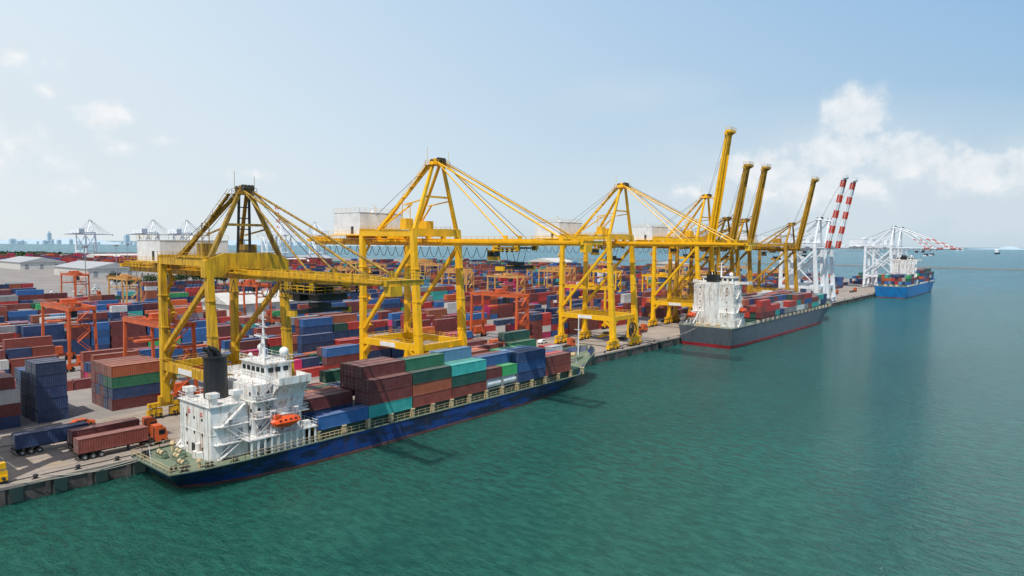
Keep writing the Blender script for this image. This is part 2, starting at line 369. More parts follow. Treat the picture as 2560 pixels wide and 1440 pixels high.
    if mode=='down':
        mb.beam(H+Vector((0,-bs-1.1,.1)),T+Vector((0,-bs-1.1,.1)),.9,.12)
        if detail>1:
            mb.rail([H+Vector((0,-bs-1.5,.2)),T+Vector((0,-bs-1.5,.2))],t=.08)
            mb.rail([T+Vector((.8,-4,.4)),T+Vector((.8,4,.4)),T+Vector((-2,4,.4))],t=.09)
        mb.box(T.x-.5,T.x+1.0,-3.4,-1,T.z-2.0,T.z-.4,0)
    else:
        mb.beam(T+Vector((0,-bs,0)),T+ax*.9+Vector((1.8,-bs,0)),.8,1.1); mb.beam(T+Vector((0,bs,0)),T+ax*.9+Vector((1.8,bs,0)),.8,1.1)
        mb.box(T.x-.3,T.x+2.4,-bs-.9,bs+.9,T.z+.6,T.z+1.6)
        mb.beam(H+Vector((0,-bs-.9,0))-up*.8,T+Vector((0,-bs-.9,0))-up*.8,.12,.9)
        mb.rail([T+Vector((-.3,-bs-.9,1.6)),T+Vector((2.4,-bs-.9,1.6)),T+Vector((2.4,bs+.9,1.6))],t=.09,sp=1)
    E('boom',mb)
    A=Vector((apx,0,apex)); mb=M(); w=.85*lw; aw=1.0 if first else 1.6
    for d in (-1,1):
        mb.beam((XT,d*(hs-.4),ztop),(A.x,d*aw,apex),w*1.1,w,0,w*.8,w*.8)
        mb.beam((XL+5,d*(hs-1.2),ztop),(A.x-1,d*aw*.95,apex-.4),w,w*.85,0,w*.75,w*.7)
        if not first:
            mb.beam((XL+5,d*(hs-1.2),ztop),((XL+5+A.x)/2+2,d*3.5,ztop+7),.35,.35)
        mb.beam((XT,d*(hs-.4-(hs-2)*.45),ztop+(apex-ztop)*.45),((XL+5+A.x)/2-.2,d*(hs-1.2+1.5)/2,(ztop+apex)/2-2),.3,.3)
    zc=ztop+(apex-ztop)*.5; yc=(hs-.4)*.5+.8
    mb.beam((XT+.1,-yc,zc),(XT+.1,yc,zc),.5,.5)
    if first:
        for d in (-1.3,1.3): mb.beam((XT-1,d,ztop+1),(A.x-.2,d*.8,apex),.4,.4,2)
        for k in range(5): mb.beam((XT-.8,-1.3,ztop+1.5+k*2.2),(XT-.8,1.3,ztop+1.5+k*2.2),.22,.22,2)
    pw=1.7 if first else 2.7
    mb.box(A.x-1.5,A.x+1.2,-pw*.6,pw*.6,apex-.5,apex+.4); mb.box(A.x-1.9,A.x+1.7,-pw,pw,apex-.62,apex-.5)
    for d in (-1,-.35,.35,1):
        mb.cyl((A.x+1.2,d-.12,apex+.6),(A.x+1.2,d+.12,apex+.6),.7,n=14,m=2); mb.cyl((A.x-1.2,d-.12,apex+.5),(A.x-1.2,d+.12,apex+.5),.6,n=14,m=2)
    mb.box(A.x-1.0,A.x+.2,-.7,.7,apex+.4,apex+1.2)
    if detail>1:
        mb.rail([(A.x-1.9,-pw,apex-.5),(A.x+1.7,-pw,apex-.5),(A.x+1.7,pw,apex-.5),(A.x-1.9,pw,apex-.5),(A.x-1.9,-pw,apex-.5)],t=.06,sp=1.2)
        mb.beam((A.x-1.5,-pw+.4,apex+.5),(A.x-1.5,-pw+.4,apex+4),.07);mb.beam((A.x+1.5,pw-.4,apex+.5),(A.x+1.5,pw-.4,apex+3),.07)
        p0=Vector((XL+6,-(hs-1.2)+1,ztop+.4)); p1=Vector((A.x-1.6,-2.4,apex-.6)); n=6
        for k in range(n):
            a=p0.lerp(p1,k/n);c=p0.lerp(p1,(k+1)/n); mb.stair(a,c,.7); mb.box(c.x-.7,c.x+.7,c.y-.6,c.y+.4,c.z-.05,c.z+.05)
    mb.box(XT-5.5,XT-3.2,-hs+.5,-hs+3,ztop+.4,ztop+3.0); mb.box(XL+8.6,XL+12,hs-3.6,hs-1,ztop+.4,ztop+2.8)
    if detail>1: 
        mb.beam((XT-6,0,ztop+.3),(XT-6,hs,ztop+.3),2,.12)
        mb.beam((XL+14,-hs+2,ztop+.3),(XL+14,-hs+2,ztop+7),.15);mb.beam((XL+17,-hs+2,ztop+.3),(XL+17,-hs+2,ztop+7),.15)
        for q in (3,5,7): mb.rail([(XL+14,-hs+2,ztop+q-1),(XL+17,-hs+2,ztop+q-1)],t=.1)
    E('apex_frame',mb,ml=([BRN]+ML[1:]) if first else None)
    mb=M()
    if mode=='down':
        for d in (-1,1):
            for tx,rr in ((tipx*.42,.18),(tipx-6,.23)):
                a=Vector((A.x+1.3,d*aw*.9,apex)); c=Vector((tx,d*gs,zg+2.0)); sg=12 if stripe else 1
                for q in range(sg): mb.cyl(a.lerp(c,q/sg),a.lerp(c,(q+1)/sg),rr*(1.4 if stripe else 1),n=6,m=4 if (stripe and q%2 and q>5) else 0)
                mb.box(tx-.5,tx+.5,d*gs-.25,d*gs+.25,zg+1.5,zg+2.6)
            for q,tx in enumerate((tipx*.5,tipx-5)[:1 if first else 2]): mb.cyl((A.x+1.2,d*(.3+.2*q),apex+.8),(tx,d*1.4,zg+2),.06,n=4,m=2,cap=False)
            mb.cyl((A.x-1.5,d*.6,apex+.4),(-36,d*2,zg+6),.06,n=4,m=2,cap=False)
    else:
        for d in (-1,1):
            a=Vector((A.x+1.3,d*1.5,apex)); c=H.lerp(T,.55)+Vector((0,d*bs,0)); md=a.lerp(c,.5)+Vector((1,0,-4 if c.z<apex+6 else -1))
            mb.cyl(a,md,.17,n=6); mb.cyl(md,c,.17,n=6); mb.cyl(A+Vector((1,d*.5,1)),T+Vector((-.5,d*1.5,0)),.06,n=4,m=2)
            mb.cyl((A.x-1.5,d*.6,apex+.4),(-36,d*2,zg+6),.06,n=4,m=2,cap=False)
    if lw>1:
        for d in (-1,1): mb.cyl((A.x-1,d,apex),(-54,d*gs,zg+2),.25,n=6)
    E('stay',mb,ml=([BRN]+ML[1:]) if first else None)
    if house:
        mb=M(); hz0,hz1=zg+2.9,zg+8.9
        if first: hz1=zg+7.4
        mb.box(-44,-32.2,-7.6,7.6,hz0,hz1,1); mb.box(-44.4,-31.8,-8,8,hz0-.3,hz0-.02,0); mb.box(-44.1,-32.1,-7.7,7.7,hz1,hz1+.15,1)
        for k in range(16): mb.box(-44+.2+k*.74,-44+.26+k*.74,-7.63,-7.55,hz0,hz1,1)
        for k in range(20): mb.box(-32.25,-32.17,-7.4+k*.77,-7.34+k*.77,hz0,hz1,1)
        if detail>1: 
            mb.box(-36,-35,-7.72,-7.6,hz0+.2,hz0+2.2,2)
            mb.rail([(-44.1,-7.7,hz1+.15),(-32.1,-7.7,hz1+.15),(-32.1,7.7,hz1+.15)],t=.05); mb.rail([(-45,-8.6,hz0-.2),(-31,-8.6,hz0-.2),(-31,8.6,hz0-.2)],t=.06,m=0)
            mb.box(-45,-31,-8.7,-7.9,hz0-.35,hz0-.2,0)
            mb.cyl((-40,3,hz1),(-40,3,hz1+1.2),.5,m=1); mb.beam((-43.5,7,hz1),(-43.5,7,hz1+2.5),.1); mb.beam((-43.5,7,hz1+2.5),(-43.5,5.5,hz1+3),.1)
        mb.box(-42,-41,-5,5,zg+1.9,hz0-.3,0);mb.box(-35,-34,-5,5,zg+1.9,hz0-.3,0)
        E('machinery_house',mb)
    if trol is not None:
        mb=M(); tx=trol if mode=='down' else -18
        mb.box(tx-3.5,tx+3.5,-3.9,3.9,zg-.5,zg-.12,2); 
        for a in (-3,3):
            for d in (-3.4,3.4): mb.box(tx+a-.6,tx+a+.6,d-.4,d+.4,zg-.9,zg+.4,0)
        for d in (-2,-.7,.7,2): mb.cyl((tx-2+d*.3,d-.1,zg-.9),(tx-2+d*.3,d+.1,zg-.9),.5,n=10,m=2)
        mb.rail([(tx-3.5,-3.9,zg-1.4),(tx+3.5,-3.9,zg-1.4)],t=.09)
        if first:
            mb.box(tx-5.5,tx+5.5,-4.6,4.6,zg-1.7,zg-1.45,2); mb.box(tx-4.5,tx-1,-3.4,3.4,zg-1.4,zg-.6,2); mb.box(tx+1,tx+4,-3,3,zg-2.9,zg-1.7,2); mb.box(tx-4,tx-1.8,-3,3,zg-3.2,zg-1.7,2)
            mb.rail([(tx-5.5,-4.5,zg-1.45),(tx+5.5,-4.5,zg-1.45),(tx+5.5,4.5,zg-1.45)],t=.09,m=0)
            for a in (-5,-2,2,5): mb.box(tx+a-.15,tx+a+.15,-4.5,-4.2,zg-1.5,zg+.3,2); mb.box(tx+a-.15,tx+a+.15,4.2,4.5,zg-1.5,zg+.3,2)
        for d in (-1.2,1.2):
            for a in (-2.2,2.2): mb.cyl((tx+a,d,zg-.6),(tx+a*.6,d,zg-3.6),.06,n=4,m=2)
        mb.box(tx-1.5,tx+1.5,-1.4,1.4,zg-4.4,zg-3.6,2); mb.box(tx-.9,tx+.9,-5.8,5.8,zg-5.2,zg-4.5,2)
        mb.box(tx-1.2,tx+1.2,-6.0,-5.4,zg-5.6,zg-4.6,0); mb.box(tx-1.2,tx+1.2,5.4,6.0,zg-5.6,zg-4.6,0)
        E('trolley',mb)
        mb=M(); cx=tx-7
        mb.box(cx-1.1,cx+1.1,-1.2,1.2,zg-3.4,zg-2.5,0); mb.box(cx-1.1,cx+1.0,-1.15,1.15,zg-2.5,zg-1.2,3); mb.box(cx-1.2,cx+1.2,-1.3,1.3,zg-1.2,zg-.9,0); mb.box(cx-.3,cx+.3,-.3,.3,zg-.9,zg,0)
        E('operator_cab',mb)
        mb=M(); X=-55
        while X<tx-5:
            pts=[(X+3.2*k/8,-3.6,zg-.3-2.6*(1-((k-4)/4)**2)) for k in range(9)]; mb.line(pts,.07,2,4); X+=3.3
        E('festoon_cable',mb)
    if detail>1:
        mb=M(); z=4.5; d=1
        while z<ztop-4:
            a=(XL-1.4-1.6*d,-hs+2,z); c=(XL-1.4+1.6*d,-hs+2,z+3.6); mb.stair(a,c,.8); mb.box(c[0]-.7,c[0]+.7,-hs+1.4,-hs+2.6,c[2]-.1,c[2]); z+=3.6; d=-d
        E('staircase',mb)
        mb=M(); mb.box(-22.5,-16.5,-hs-.72,-hs-.66,zp-.6,zp+.55,1); E('sign_board',mb)
    if reel:
        mb=M(); rx,ry,rz=-6.0,3.0,6.5
        for k in range(24):
            a=2*math.pi*k/24;a2=2*math.pi*(k+1)/24
            mb.beam((rx,ry+2.6*math.cos(a),rz+2.6*math.sin(a)),(rx,ry+2.6*math.cos(a2),rz+2.6*math.sin(a2)),.35,.25,2)
            mb.beam((rx,ry,rz),(rx,ry+2.6*math.cos(a),rz+2.6*math.sin(a)),.12,.12,2)
        mb.cyl((rx-1.8,ry,rz),(rx+.3,ry,rz),.5,m=2); mb.box(-8.2,-7.4,2.4,3.6,3.4,10.6,0)
        E('cable_reel',mb)
    return root
G1='yellow ship-to-shore cranes along the quay'
lab='yellow steel ship-to-shore gantry crane with boom '
sts(-19,17.8,mode='up',tip=(1,75),label=lab+'raised, on quay rails',group=G1,house=True)
sts(-19,71.5,zg=30.6,apex=48.0,mats=(YEL1,WHI,DRK),first=True,tipx=37.5,label='weathered dirty yellow gantry crane with lowered boom over moored ship',group=G1,trol=15,apx=-10.5)
sts(-19,124.4,apex=58.6,label='tall bright yellow gantry crane with lowered boom and white machinery house',group=G1,reel=True,trol=17)
sts(-19,217.5,apex=59,label='tall bright yellow gantry crane with boom lowered over open water',group=G1,reel=True,trol=-14)
sts(-19,290,mode='up',tip=(-.4,86),hx=-7.4,label='yellow gantry crane with long boom raised beside grey ship',group=G1)
sts(-19,313,mode='up',tip=(-.8,73.5),hx=-7.4,zg=36,apex=50,mats=(YEL7,WHI,DRK),label='brownish yellow gantry crane with boom raised on the quay',group=G1)
sts(-19,336,mode='up',tip=(-.8,74.5),hx=-7.4,zg=36,apex=50,mats=(YEL7,WHI,DRK),label='brownish yellow gantry crane with boom raised on the quay',group=G1)
sts(-19,408,mode='up',tip=(1.5,74),hx=-6.5,zg=35,apex=50,mats=(YEL7,WHI,DRK),label='brownish yellow gantry crane with boom raised on the quay',group=G1)
G2='white ship-to-shore cranes with red-striped booms'
for yy,md,g in ((463,'up',35.5),(486,'up',35.5),(690,'down',35.2),(722,'down',35.2)):
    sts(-19,yy,mode=md,tip=(3.5,79.5),zg=g,apex=g+19.5,mats=(WHC,WHC,DRK),stripe=REDS,detail=1,label='white gantry crane with red and white striped boom '+('raised' if md=='up' else 'lowered'),group=G2,hs=7.5,tipx=39,lw=1.3)
for (xx,yy,rt,md) in ((-1470,522,125,'down'),(-1330,590,120,'down'),(-1290,640,120,'down'),(-1235,800,170,'down'),(-1200,812,170,'up'),(-1130,850,170,'down')):
    r=sts(xx,yy,mode=md,tip=(6,85),zg=36,apex=58,mats=(WHC,WHC,DRK),stripe=REDS if md=='up' else None,detail=0,rot=R(rt),label='distant white gantry crane at far terminal with boom '+('raised' if md=='up' else 'lowered'),group='white cranes of the distant terminal',trol=None,lw=1.3)
    r.scale=(1.35,1.35,1.35)
# ------------------------------------------------------------------ RTG yard cranes
def rtg(mats,label):
    root=thing('yard_crane',label,'crane',(0,0,0),'rubber-tyred yard cranes over container blocks'); H=17.5;W=11.6;D=3.6
    ML=list(mats)+[RUB,GLS,WHI]
    for sx in (-1,1):
        mb=M()
        for sy in (-1,1): mb.beam((sx*W,sy*D,1.6),(sx*W,sy*(D-.4),H),.75,.65)
        mb.beam((sx*W,-D-1.6,1.9),(sx*W,D+1.6,1.9),.8,.8); mb.beam((sx*W,-D,H-4.5),(sx*W,D,H-4.5),.45,.5)
        mb.box(sx*W-.9,sx*W+.9,-1.6,1.6,2.4,4.6); emit('leg_frame',mb,ML,root)
        for sy in (-1,1):
            mb=M()
            for q in (-.8,.8): mb.cyl((sx*W-.35,sy*(D+.2)+q,.72),(sx*W+.35,sy*(D+.2)+q,.72),.72,n=14,m=1); 
            mb.box(sx*W-.5,sx*W+.5,sy*(D+.2)-.5,sy*(D+.2)+.5,.8,1.6)
            emit('wheel',mb,ML,root)
    mb=M()
    for sy in (-1,1):
        mb.beam((-W-.8,sy*(D-.4),H+.6),(W+.8,sy*(D-.4),H+.6),.8,1.2); mb.rail([(-W-.8,sy*(D+.3),H+1.2),(W+.8,sy*(D+.3),H+1.2)],t=.07)
    for X in (-W-.3,W+.3): mb.beam((X,-D+.9,H+.55),(X,D-.9,H+.55),.6,.9)
    emit('top_girder',mb,ML,root)
    mb=M(); mb.box(-2.5,2.5,-3,3,H+1.3,H+1.7); mb.box(-1.6,1.4,-2,2,H+1.7,H+2.7); mb.cyl((-1,-2.4,H+2.2),(-1,2.4,H+2.2),.5,m=1)
    mb.box(2.8,4.6,-1,1,H-2.6,H-.4,2); mb.box(3.4,3.9,-.3,.3,H-.4,H+1.5)
    for a in (-1.5,1.5): 
        for c in (-1.5,1.5): mb.cyl((a,c,H+1.4),(a*.7,c,14.0),.05,n=4,m=1)
    mb.box(-1.1,1.1,-5.5,5.5,13.5,14.0); emit('trolley',mb,ML,root)
    mb=M(); z=2.5;d=1
    while z<H-2: mb.stair((W+1.0,-1.6*d,z),(W+1.0,1.6*d,z+3),.7); z+=3;d=-d
    emit('staircase',mb,ML,root)
    return root
rA=rtg((ORG,),'orange-red rubber-tyred gantry crane straddling stacked containers'); rA.location=(-53.6,72,0)
rB=rtg((TAN,),'tan rubber-tyred gantry crane straddling stacked containers'); rB.location=(-53.6-30*7,143,0)
rC=rtg((YEL,),'yellow rubber-tyred gantry crane straddling stacked containers'); rC.location=(-53.6,262,0)
for k,y in ((2,71),(0,200),(4,163),(9,139)): copytree(rA,(-53.6-30*k,y,0))
for k,y in ((5,330),(6,360),(3,310),(4,400),(8,300),(5,450),(7,470),(3,520),(1,450),(9,420),(10,380),(12,400),(11,460),(6,560),(4,600),(13,520),(2,590),(0,520)): copytree(rB,(-53.6-30*k,y,0))
for k,y in ((0,370),(1,392),(3,420)): copytree(rC,(-53.6-30*k,y,0))
# ------------------------------------------------------------------ containers
CL,CW,CH=11.4,2.36,2.48; C20=5.55; HP=2.51
PAL={'maroon':(0.155,0.024,0.024),'brown':(0.24,0.045,0.030),'rust':(0.34,0.085,0.035),'red':(0.46,0.028,0.022),'navy':(0.010,0.040,0.13),'blue':(0.015,0.11,0.32),'lightblue':(0.11,0.28,0.46),
'green':(0.010,0.13,0.065),'darkgreen':(0.006,0.075,0.052),'brightgreen':(0.03,0.36,0.11),'teal':(0.03,0.38,0.34),'pink':(0.58,0.02,0.14),'orange':(0.66,0.12,0.02),'grey':(0.30,0.30,0.30),'white':(0.66,0.66,0.64)}
NM={'maroon':'maroon','brown':'reddish brown','rust':'rust brown','red':'red','navy':'navy blue','blue':'blue','lightblue':'pale blue','green':'green','darkgreen':'dark green','brightgreen':'bright green','teal':'teal','pink':'magenta','orange':'orange','grey':'grey','white':'white'}
WT=[('maroon',19),('brown',14),('rust',8),('red',9),('navy',23),('blue',14),('lightblue',3),('green',3),('darkgreen',3),('brightgreen',1),('teal',3),('orange',5),('grey',3),('white',4)]
WR=[('maroon',22),('brown',15),('rust',7),('red',18),('pink',8),('navy',14),('blue',7),('grey',2),('orange',4),('white',2)]
def pick(w):
    t=sum(a[1] for a in w)*random.random()
    for n,a in w:
        t-=a
        if t<=0: return n
    return w[0][0]
def cont_mesh(L):
    mb=M(); h=CW/2; y0,y1=-L/2,L/2
    def prof(n,a,b,d):
        p=[];st=(b-a)/n
        for i in range(n):
            s=a+i*st
            p+=[(s,0),(s+st*.28,0),(s+st*.44,-d),(s+st*.84,-d)]
        p.append((b,0)); return p
    for sx in (-1,1):
        p=prof(int(L/.42),y0+.15,y1-.15,.035); X=sx*(h-.03); n=len(p)
        vs=[(X+sx*q,y,.15) for y,q in p]+[(X+sx*q,y,CH-.12) for y,q in p]
        mb.add(vs,[(i,i+1,n+i+1,n+i) for i in range(n-1)])
        mb.box(min(sx*h,sx*(h-.12)),max(sx*h,sx*(h-.12)),y0+.16,y1-.16,0,.16); mb.box(min(sx*h,sx*(h-.08)),max(sx*h,sx*(h-.08)),y0+.16,y1-.16,CH-.12,CH)
    p=prof(5,-h+.12,h-.12,.06); n=len(p)
    mb.add([(x,y1-.04+q,.1) for x,q in p]+[(x,y1-.04+q,CH-.1) for x,q in p],[(i,i+1,n+i+1,n+i) for i in range(n-1)])
    mb.add([(-h+.1,y0+.06,.1),(h-.1,y0+.06,.1),(h-.1,y0+.06,CH-.1),(-h+.1,y0+.06,CH-.1)],[(0,1,2,3)])
    nr=int(L/.6); zz=CH-.05
    for i in range(nr):
        a=y0+.1+(L-.2)*i/nr; c=y0+.1+(L-.2)*(i+.5)/nr; d=y0+.1+(L-.2)*(i+1)/nr
        mb.add([(-h+.07,a,zz),(h-.07,a,zz),(h-.07,c,zz-.03),(-h+.07,c,zz-.03),(h-.07,d,zz),(-h+.07,d,zz)],[(0,1,2,3),(3,2,4,5)])
    mb.add([(-h+.05,y0+.05,.08),(h-.05,y0+.05,.08),(h-.05,y1-.05,.08),(-h+.05,y1-.05,.08)],[(3,2,1,0)])
    for sx in (-1,1):
        for yy in (y0,y1-.16): mb.box(min(sx*h,sx*(h-.15))-.001,max(sx*h,sx*(h-.15))+.001,yy,yy+.16,0,CH+.01)
    for yy in (y0+.02,y1-.14):
        mb.box(-h+.15,h-.15,yy,yy+.12,CH-.13,CH-.01); mb.box(-h+.15,h-.15,yy,yy+.12,.01,.15)
    return mb
def mesh_from(name,mb,mats):
    o=emit(name,mb,mats); me=o.data; bpy.data.objects.remove(o); return me
ME40=mesh_from('container_long_body',cont_mesh(CL),CM); ME20=mesh_from('container_short_body',cont_mesh(C20),CM)
def door_mesh(L):
    mb=M(); y=-L/2+.05; h=CW/2-.14
    mb.box(-h,-.02,y-.03,y+.01,.16,CH-.14); mb.box(.02,h,y-.03,y+.01,.16,CH-.14)
    for x in (-.85,-.35,.35,.85):
        mb.cyl((x,y-.07,.1),(x,y-.07,CH-.1),.03,n=6,m=1)
        for z in (.5,1.2,1.9): mb.box(x-.09,x+.09,y-.09,y-.04,z,z+.07,1)
        mb.box(x-.02,x+.28,y-.1,y-.06,1.0,1.06,1)
    return mb
D40=mesh_from('door_long',door_mesh(CL),[CM,GRY]); D20=mesh_from('door_short',door_mesh(C20),[CM,GRY])
CONTS=[]
def buried(H,i,j,t):
    def h(a,b): return H.get((a,b),0)
    return h(i,j)>t+1 and h(i-1,j)>t and h(i,j-1)>t
SH=[[1,0,2,2,2,2,2],[3,4,4,4,2,2,3],[3,4,3,3,3,3,3],[3,3,4,3,3,3,3],[3,3,3,2,3,3,3],[3,3,3,3,2,2,3],[2,2,2,2,2,3,4]]
outer={0:['blue'],1:['teal','maroon','maroon'],2:['brown','rust','darkgreen'],3:['brown','darkgreen','teal'],4:['tank','tank','x'],5:['navy','blue','navy'],6:['brown','brown']}
tops={(1,1):'maroon',(1,2):'maroon',(1,3):'maroon',(2,1):'green',(2,2):'green',(3,1):'teal',(3,2):'lightblue',(2,3):'rust',(5,1):'blue',(5,2):'lightblue',(6,6):'darkgreen',(6,5):'green',(6,1):'red',(6,2):'blue',(0,2):'maroon',(0,3):'brown',(2,4):'brown',(1,4):'navy',(1,5):'lightblue',(1,6):'green',(4,1):'blue',(4,2):'maroon',(4,3):'white',(5,3):'brightgreen',(3,3):'rust',(3,4):'lightblue',(4,4):'rust',(2,5):'lightblue',(3,5):'brown'}
H={}
for j,r in enumerate(SH):
    for i,h in enumerate(r): H[(i,j)]=h
for (i,j),h in H.items():
    x=11.5-2.42*i; y=72.6+11.65*j+CL/2
    for t in range(h):
        if buried(H,i,j,t) : continue
        c=pick(WT)
        if i==0: c=outer[j][t]
        elif t==h-1 and (j,i) in tops: c=tops[(j,i)]
        elif j==1 and i<4 and t>=2: c='maroon'
        elif random.random()<.3: c=random.choice(['maroon','navy','brown','green'])
        z=3.0+HP*t
        if c=='tank':
            if t==0: CONTS.append((x,y-2.9,z,C20,'tank','ship',True)); CONTS.append((x,y+2.9,z,C20,'tank','ship',True))
            else: CONTS.append((x,y-2.9,z,C20,'maroon','ship',True)); CONTS.append((x,y+2.9,z,C20,'brightgreen','ship',True))
            continue
        if c=='x': continue
        CONTS.append((x,y,z,CL,c,'ship',H.get((i,j-1),0)<=t))
for i in range(2,6):
    for t in range(2 if i in(3,4) else 1): CONTS.append((11.5-2.42*i,72.6+11.65*7+3.2,3.6+HP*t,C20,random.choice(['blue','red','maroon','white']),'ship',False))
H={}
for j in range(9):
    for i in range(9): H[(i,j)]=(0 if (j>=7 and i in(0,8)) else random.choice([2,2,3,3] if j<7 else [1,2,2]))
for (i,j),h in H.items():
    if j==2 and i==0: h=1
    for t in range(h):
        if buried(H,i,j,t): continue
        for q in ((-2.9,2.9) if random.random()<.4 else (0,)):
            CONTS.append((15.6-2.45*i,289+11.9*j+CL/2+q,6.8+HP*t,CL if q==0 else C20,random.choice(['maroon','brown','maroon','navy','blue','rust','brown','navy','red','grey','darkgreen','white','teal']),'grey ship',False))
for j in list(range(3))+list(range(5,10)):
    H={}
    for i in range(9): H[i]=random.choice([2,3,3]) if j<3 else random.choice([3,3,4,4])
    for i,h in H.items():
        for t in range(h):
            CONTS.append((15.8-2.45*i,612+12*j+CL/2,7.5+HP*t,CL,pick(WT+[('lightblue',15),('blue',15)]),'blue ship',False))
# yard
random.seed(21)
def hn(a,b): return (math.sin(a*1.7+b*.61)+math.sin(a*.9-b*.83+2)+math.sin(b*.37+a*2.3+1))/3
def manual(x,y,L,cols,gap=True):
    for t,c in enumerate(cols): CONTS.append((x,y,HP*t,L,c,'yard',gap))
for i in range(5):
    manual(-45.2-2.45*i,63.5,CL,[['maroon','navy','maroon','brown','maroon'][i],['navy','navy','maroon','navy','maroon'][i],['green','green','navy','maroon','brown'][i],['rust','rust','brown','rust','brown'][i]])
for i in range(6):
    manual(-45.2-2.45*i,46.4,C20,['navy','navy','navy','navy' if i!=4 else 'blue']+([] if i==3 else ['navy'] if i<3 else []))
for i in range(5):
    manual(-45.2-2.45*i,38,C20,[['navy','red'][i%2],'maroon','white' if i==0 else 'navy','brown'][:4 if i else 3])
for k in range(0,22):
    H={};C={}
    xr=-44-30*k
    for j in range(0,66):
        y=30+12.0*j
        gap=hn(k*2+9,j*.5+4)
        for i in range(6):
            x=xr-1.25-2.5*i
            if j%12 in (10,11): continue
            if k==0 and y<88: continue
            if x<-370 and y<330: continue
            if x<-430 and y<400: continue
            if -250<x<-185 and 158<y<240: continue
            if y>810: continue
            if not visible(x,y,.12): continue
            b0=hn(k*1.3,j)
            if k==0 and 100<y<190 and j%3==0: hh=random.choice([0,1,2])
            elif gap>(.26 if x<-200 and y<400 else .34): hh=random.choice([0,0,0,0,0,1])
            else: hh=int(round(2.8+2.1*b0+random.uniform(-1.5,1.3)))
            H[(i,j)]=max(0,min(5,hh))
            red=(k<=3 and 160<y<380) or hn(k*.7,j*.4)>.62
            base=pick(WR if red else WT)
            if i and random.random()<.45 and (i-1,j) in C: base=C[(i-1,j)][1]
            C[(i,j)]=(red,base,random.random()<.25)
    for (i,j),h in H.items():
        for t in range(h):
            if buried(H,i,j,t): continue
            red,base,tw=C[(i,j)]
            x=xr-1.25-2.5*i; y=30+12.0*j+CL/2
            c=base if random.random()<.6 else pick(WR if red else WT)
            if tw:
                for q in (-2.9,2.9):
                    CONTS.append((x,y+q,HP*t,C20,pick(WR if red else WT),'yard',H.get((i,j-1),0)<=t))
            else: CONTS.append((x,y,HP*t,CL,c,'yard',H.get((i,j-1),0)<=t))
for bx in range(10):
    for by in range(26):
        if hn(bx*2,by)>.3: continue
        for i in range(5):
            x=-740-70*bx-2.6*i*2; y=330+13*by
            if y>700: continue
            if visible(x,y,.05):
                for t in range(random.choice([1,2,3,4,5])): CONTS.append((x,y,HP*t,CL,pick(WR),'yard',False))
CONTS=[c for c in CONTS if visible(c[0],c[1],.12) or c[5]!='yard']
CONTS.sort(key=lambda c:(Vector(c[:3])-CAM).length+(0 if visible(c[0],c[1],0.01) else 9999))
def jit(c): 
    f=random.uniform(.75,1.25); return (min(1,c[0]*f),min(1,c[1]*f),min(1,c[2]*f),1)
tankmesh=M(); 
for sx in (-1,1):
    for yy in (-C20/2+.07,C20/2-.07): tankmesh.box(sx*(CW/2-.07)-.07,sx*(CW/2-.07)+.07,yy-.07,yy+.07,0,CH)
    for zz in (.07,CH-.07): tankmesh.box(sx*(CW/2-.07)-.06,sx*(CW/2-.07)+.06,-C20/2+.14,C20/2-.14,zz-.06,zz+.06)
for yy in (-C20/2+.07,C20/2-.07):
    for zz in (.07,CH-.07): tankmesh.box(-CW/2+.14,CW/2-.14,yy-.06,yy+.06,zz-.06,zz+.06)
tankmesh.cyl((0,-C20/2+.35,CH/2),(0,C20/2-.35,CH/2),1.08,n=24,m=1); tankmesh.sphere((0,-C20/2+.35,CH/2),1.07,1,20,8,1,.25,1); tankmesh.sphere((0,C20/2-.35,CH/2),1.07,1,20,8,1,.25,1)
TANKM=mesh_from('tank_container_body',tankmesh,[GRY,WHI])
cnt=0; rest=[]
for c in CONTS:
    x,y,z,L,col,wh,ex=c
    place={'ship':'on the blue-hulled ship','grey ship':'on the grey ship','blue ship':'on the blue ship','yard':'stacked in the yard'}[wh]
    if col=='tank':
        o=bpy.data.objects.new('tank_container',TANKM); COL.objects.link(o); o.location=(x,y,z); tag(o,'white cylindrical tank container in steel frame '+place,'tank container','tank containers on the ship'); continue
    if cnt>=297: rest.append(c); continue
    cnt+=1
    o=bpy.data.objects.new('shipping_container',ME40 if L==CL else ME20); COL.objects.link(o)
    o.location=(x+random.uniform(-.04,.04),y+random.uniform(-.1,.1),z); o.color=jit(PAL[col])
    tag(o,'%s %s steel shipping container %s'%(NM[col],'long' if L==CL else 'short',place),'shipping container','shipping containers in the port')
    if ex and (Vector((x,y,z))-CAM).length<210:
        d=bpy.data.objects.new('door',D40 if L==CL else D20); COL.objects.link(d); d.parent=o; d.color=o.color
vs=[];fs=[];cols=[]
for (x,y,z,L,col,wh,ex) in rest:
    a=len(vs); h=CW/2; l=L/2; c=jit(PAL[col] if col!='tank' else (.6,.6,.6)); yj=random.uniform(-.2,.2)
    vs+=[(x-h,y-l+yj,z),(x+h,y-l+yj,z),(x+h,y+l+yj,z),(x-h,y+l+yj,z),(x-h,y-l+yj,z+CH),(x+h,y-l+yj,z+CH),(x+h,y+l+yj,z+CH),(x-h,y+l+yj,z+CH)]
    fs+=[(a+4,a+5,a+6,a+7),(a,a+1,a+5,a+4),(a+1,a+2,a+6,a+5),(a+2,a+3,a+7,a+6),(a+3,a,a+4,a+7)]; cols+=[c]*20
me=bpy.data.meshes.new('container_stacks'); me.from_pydata(vs,[],fs); me.materials.append(CMS)
ca=me.color_attributes.new('Col','FLOAT_COLOR','CORNER'); ca.data.foreach_set('color',[q for c in cols for q in c])
o=bpy.data.objects.new('container_stacks',me); COL.objects.link(o); tag(o,'thousands of mixed colour containers stacked across the yard','shipping containers'); o['kind']='stuff'
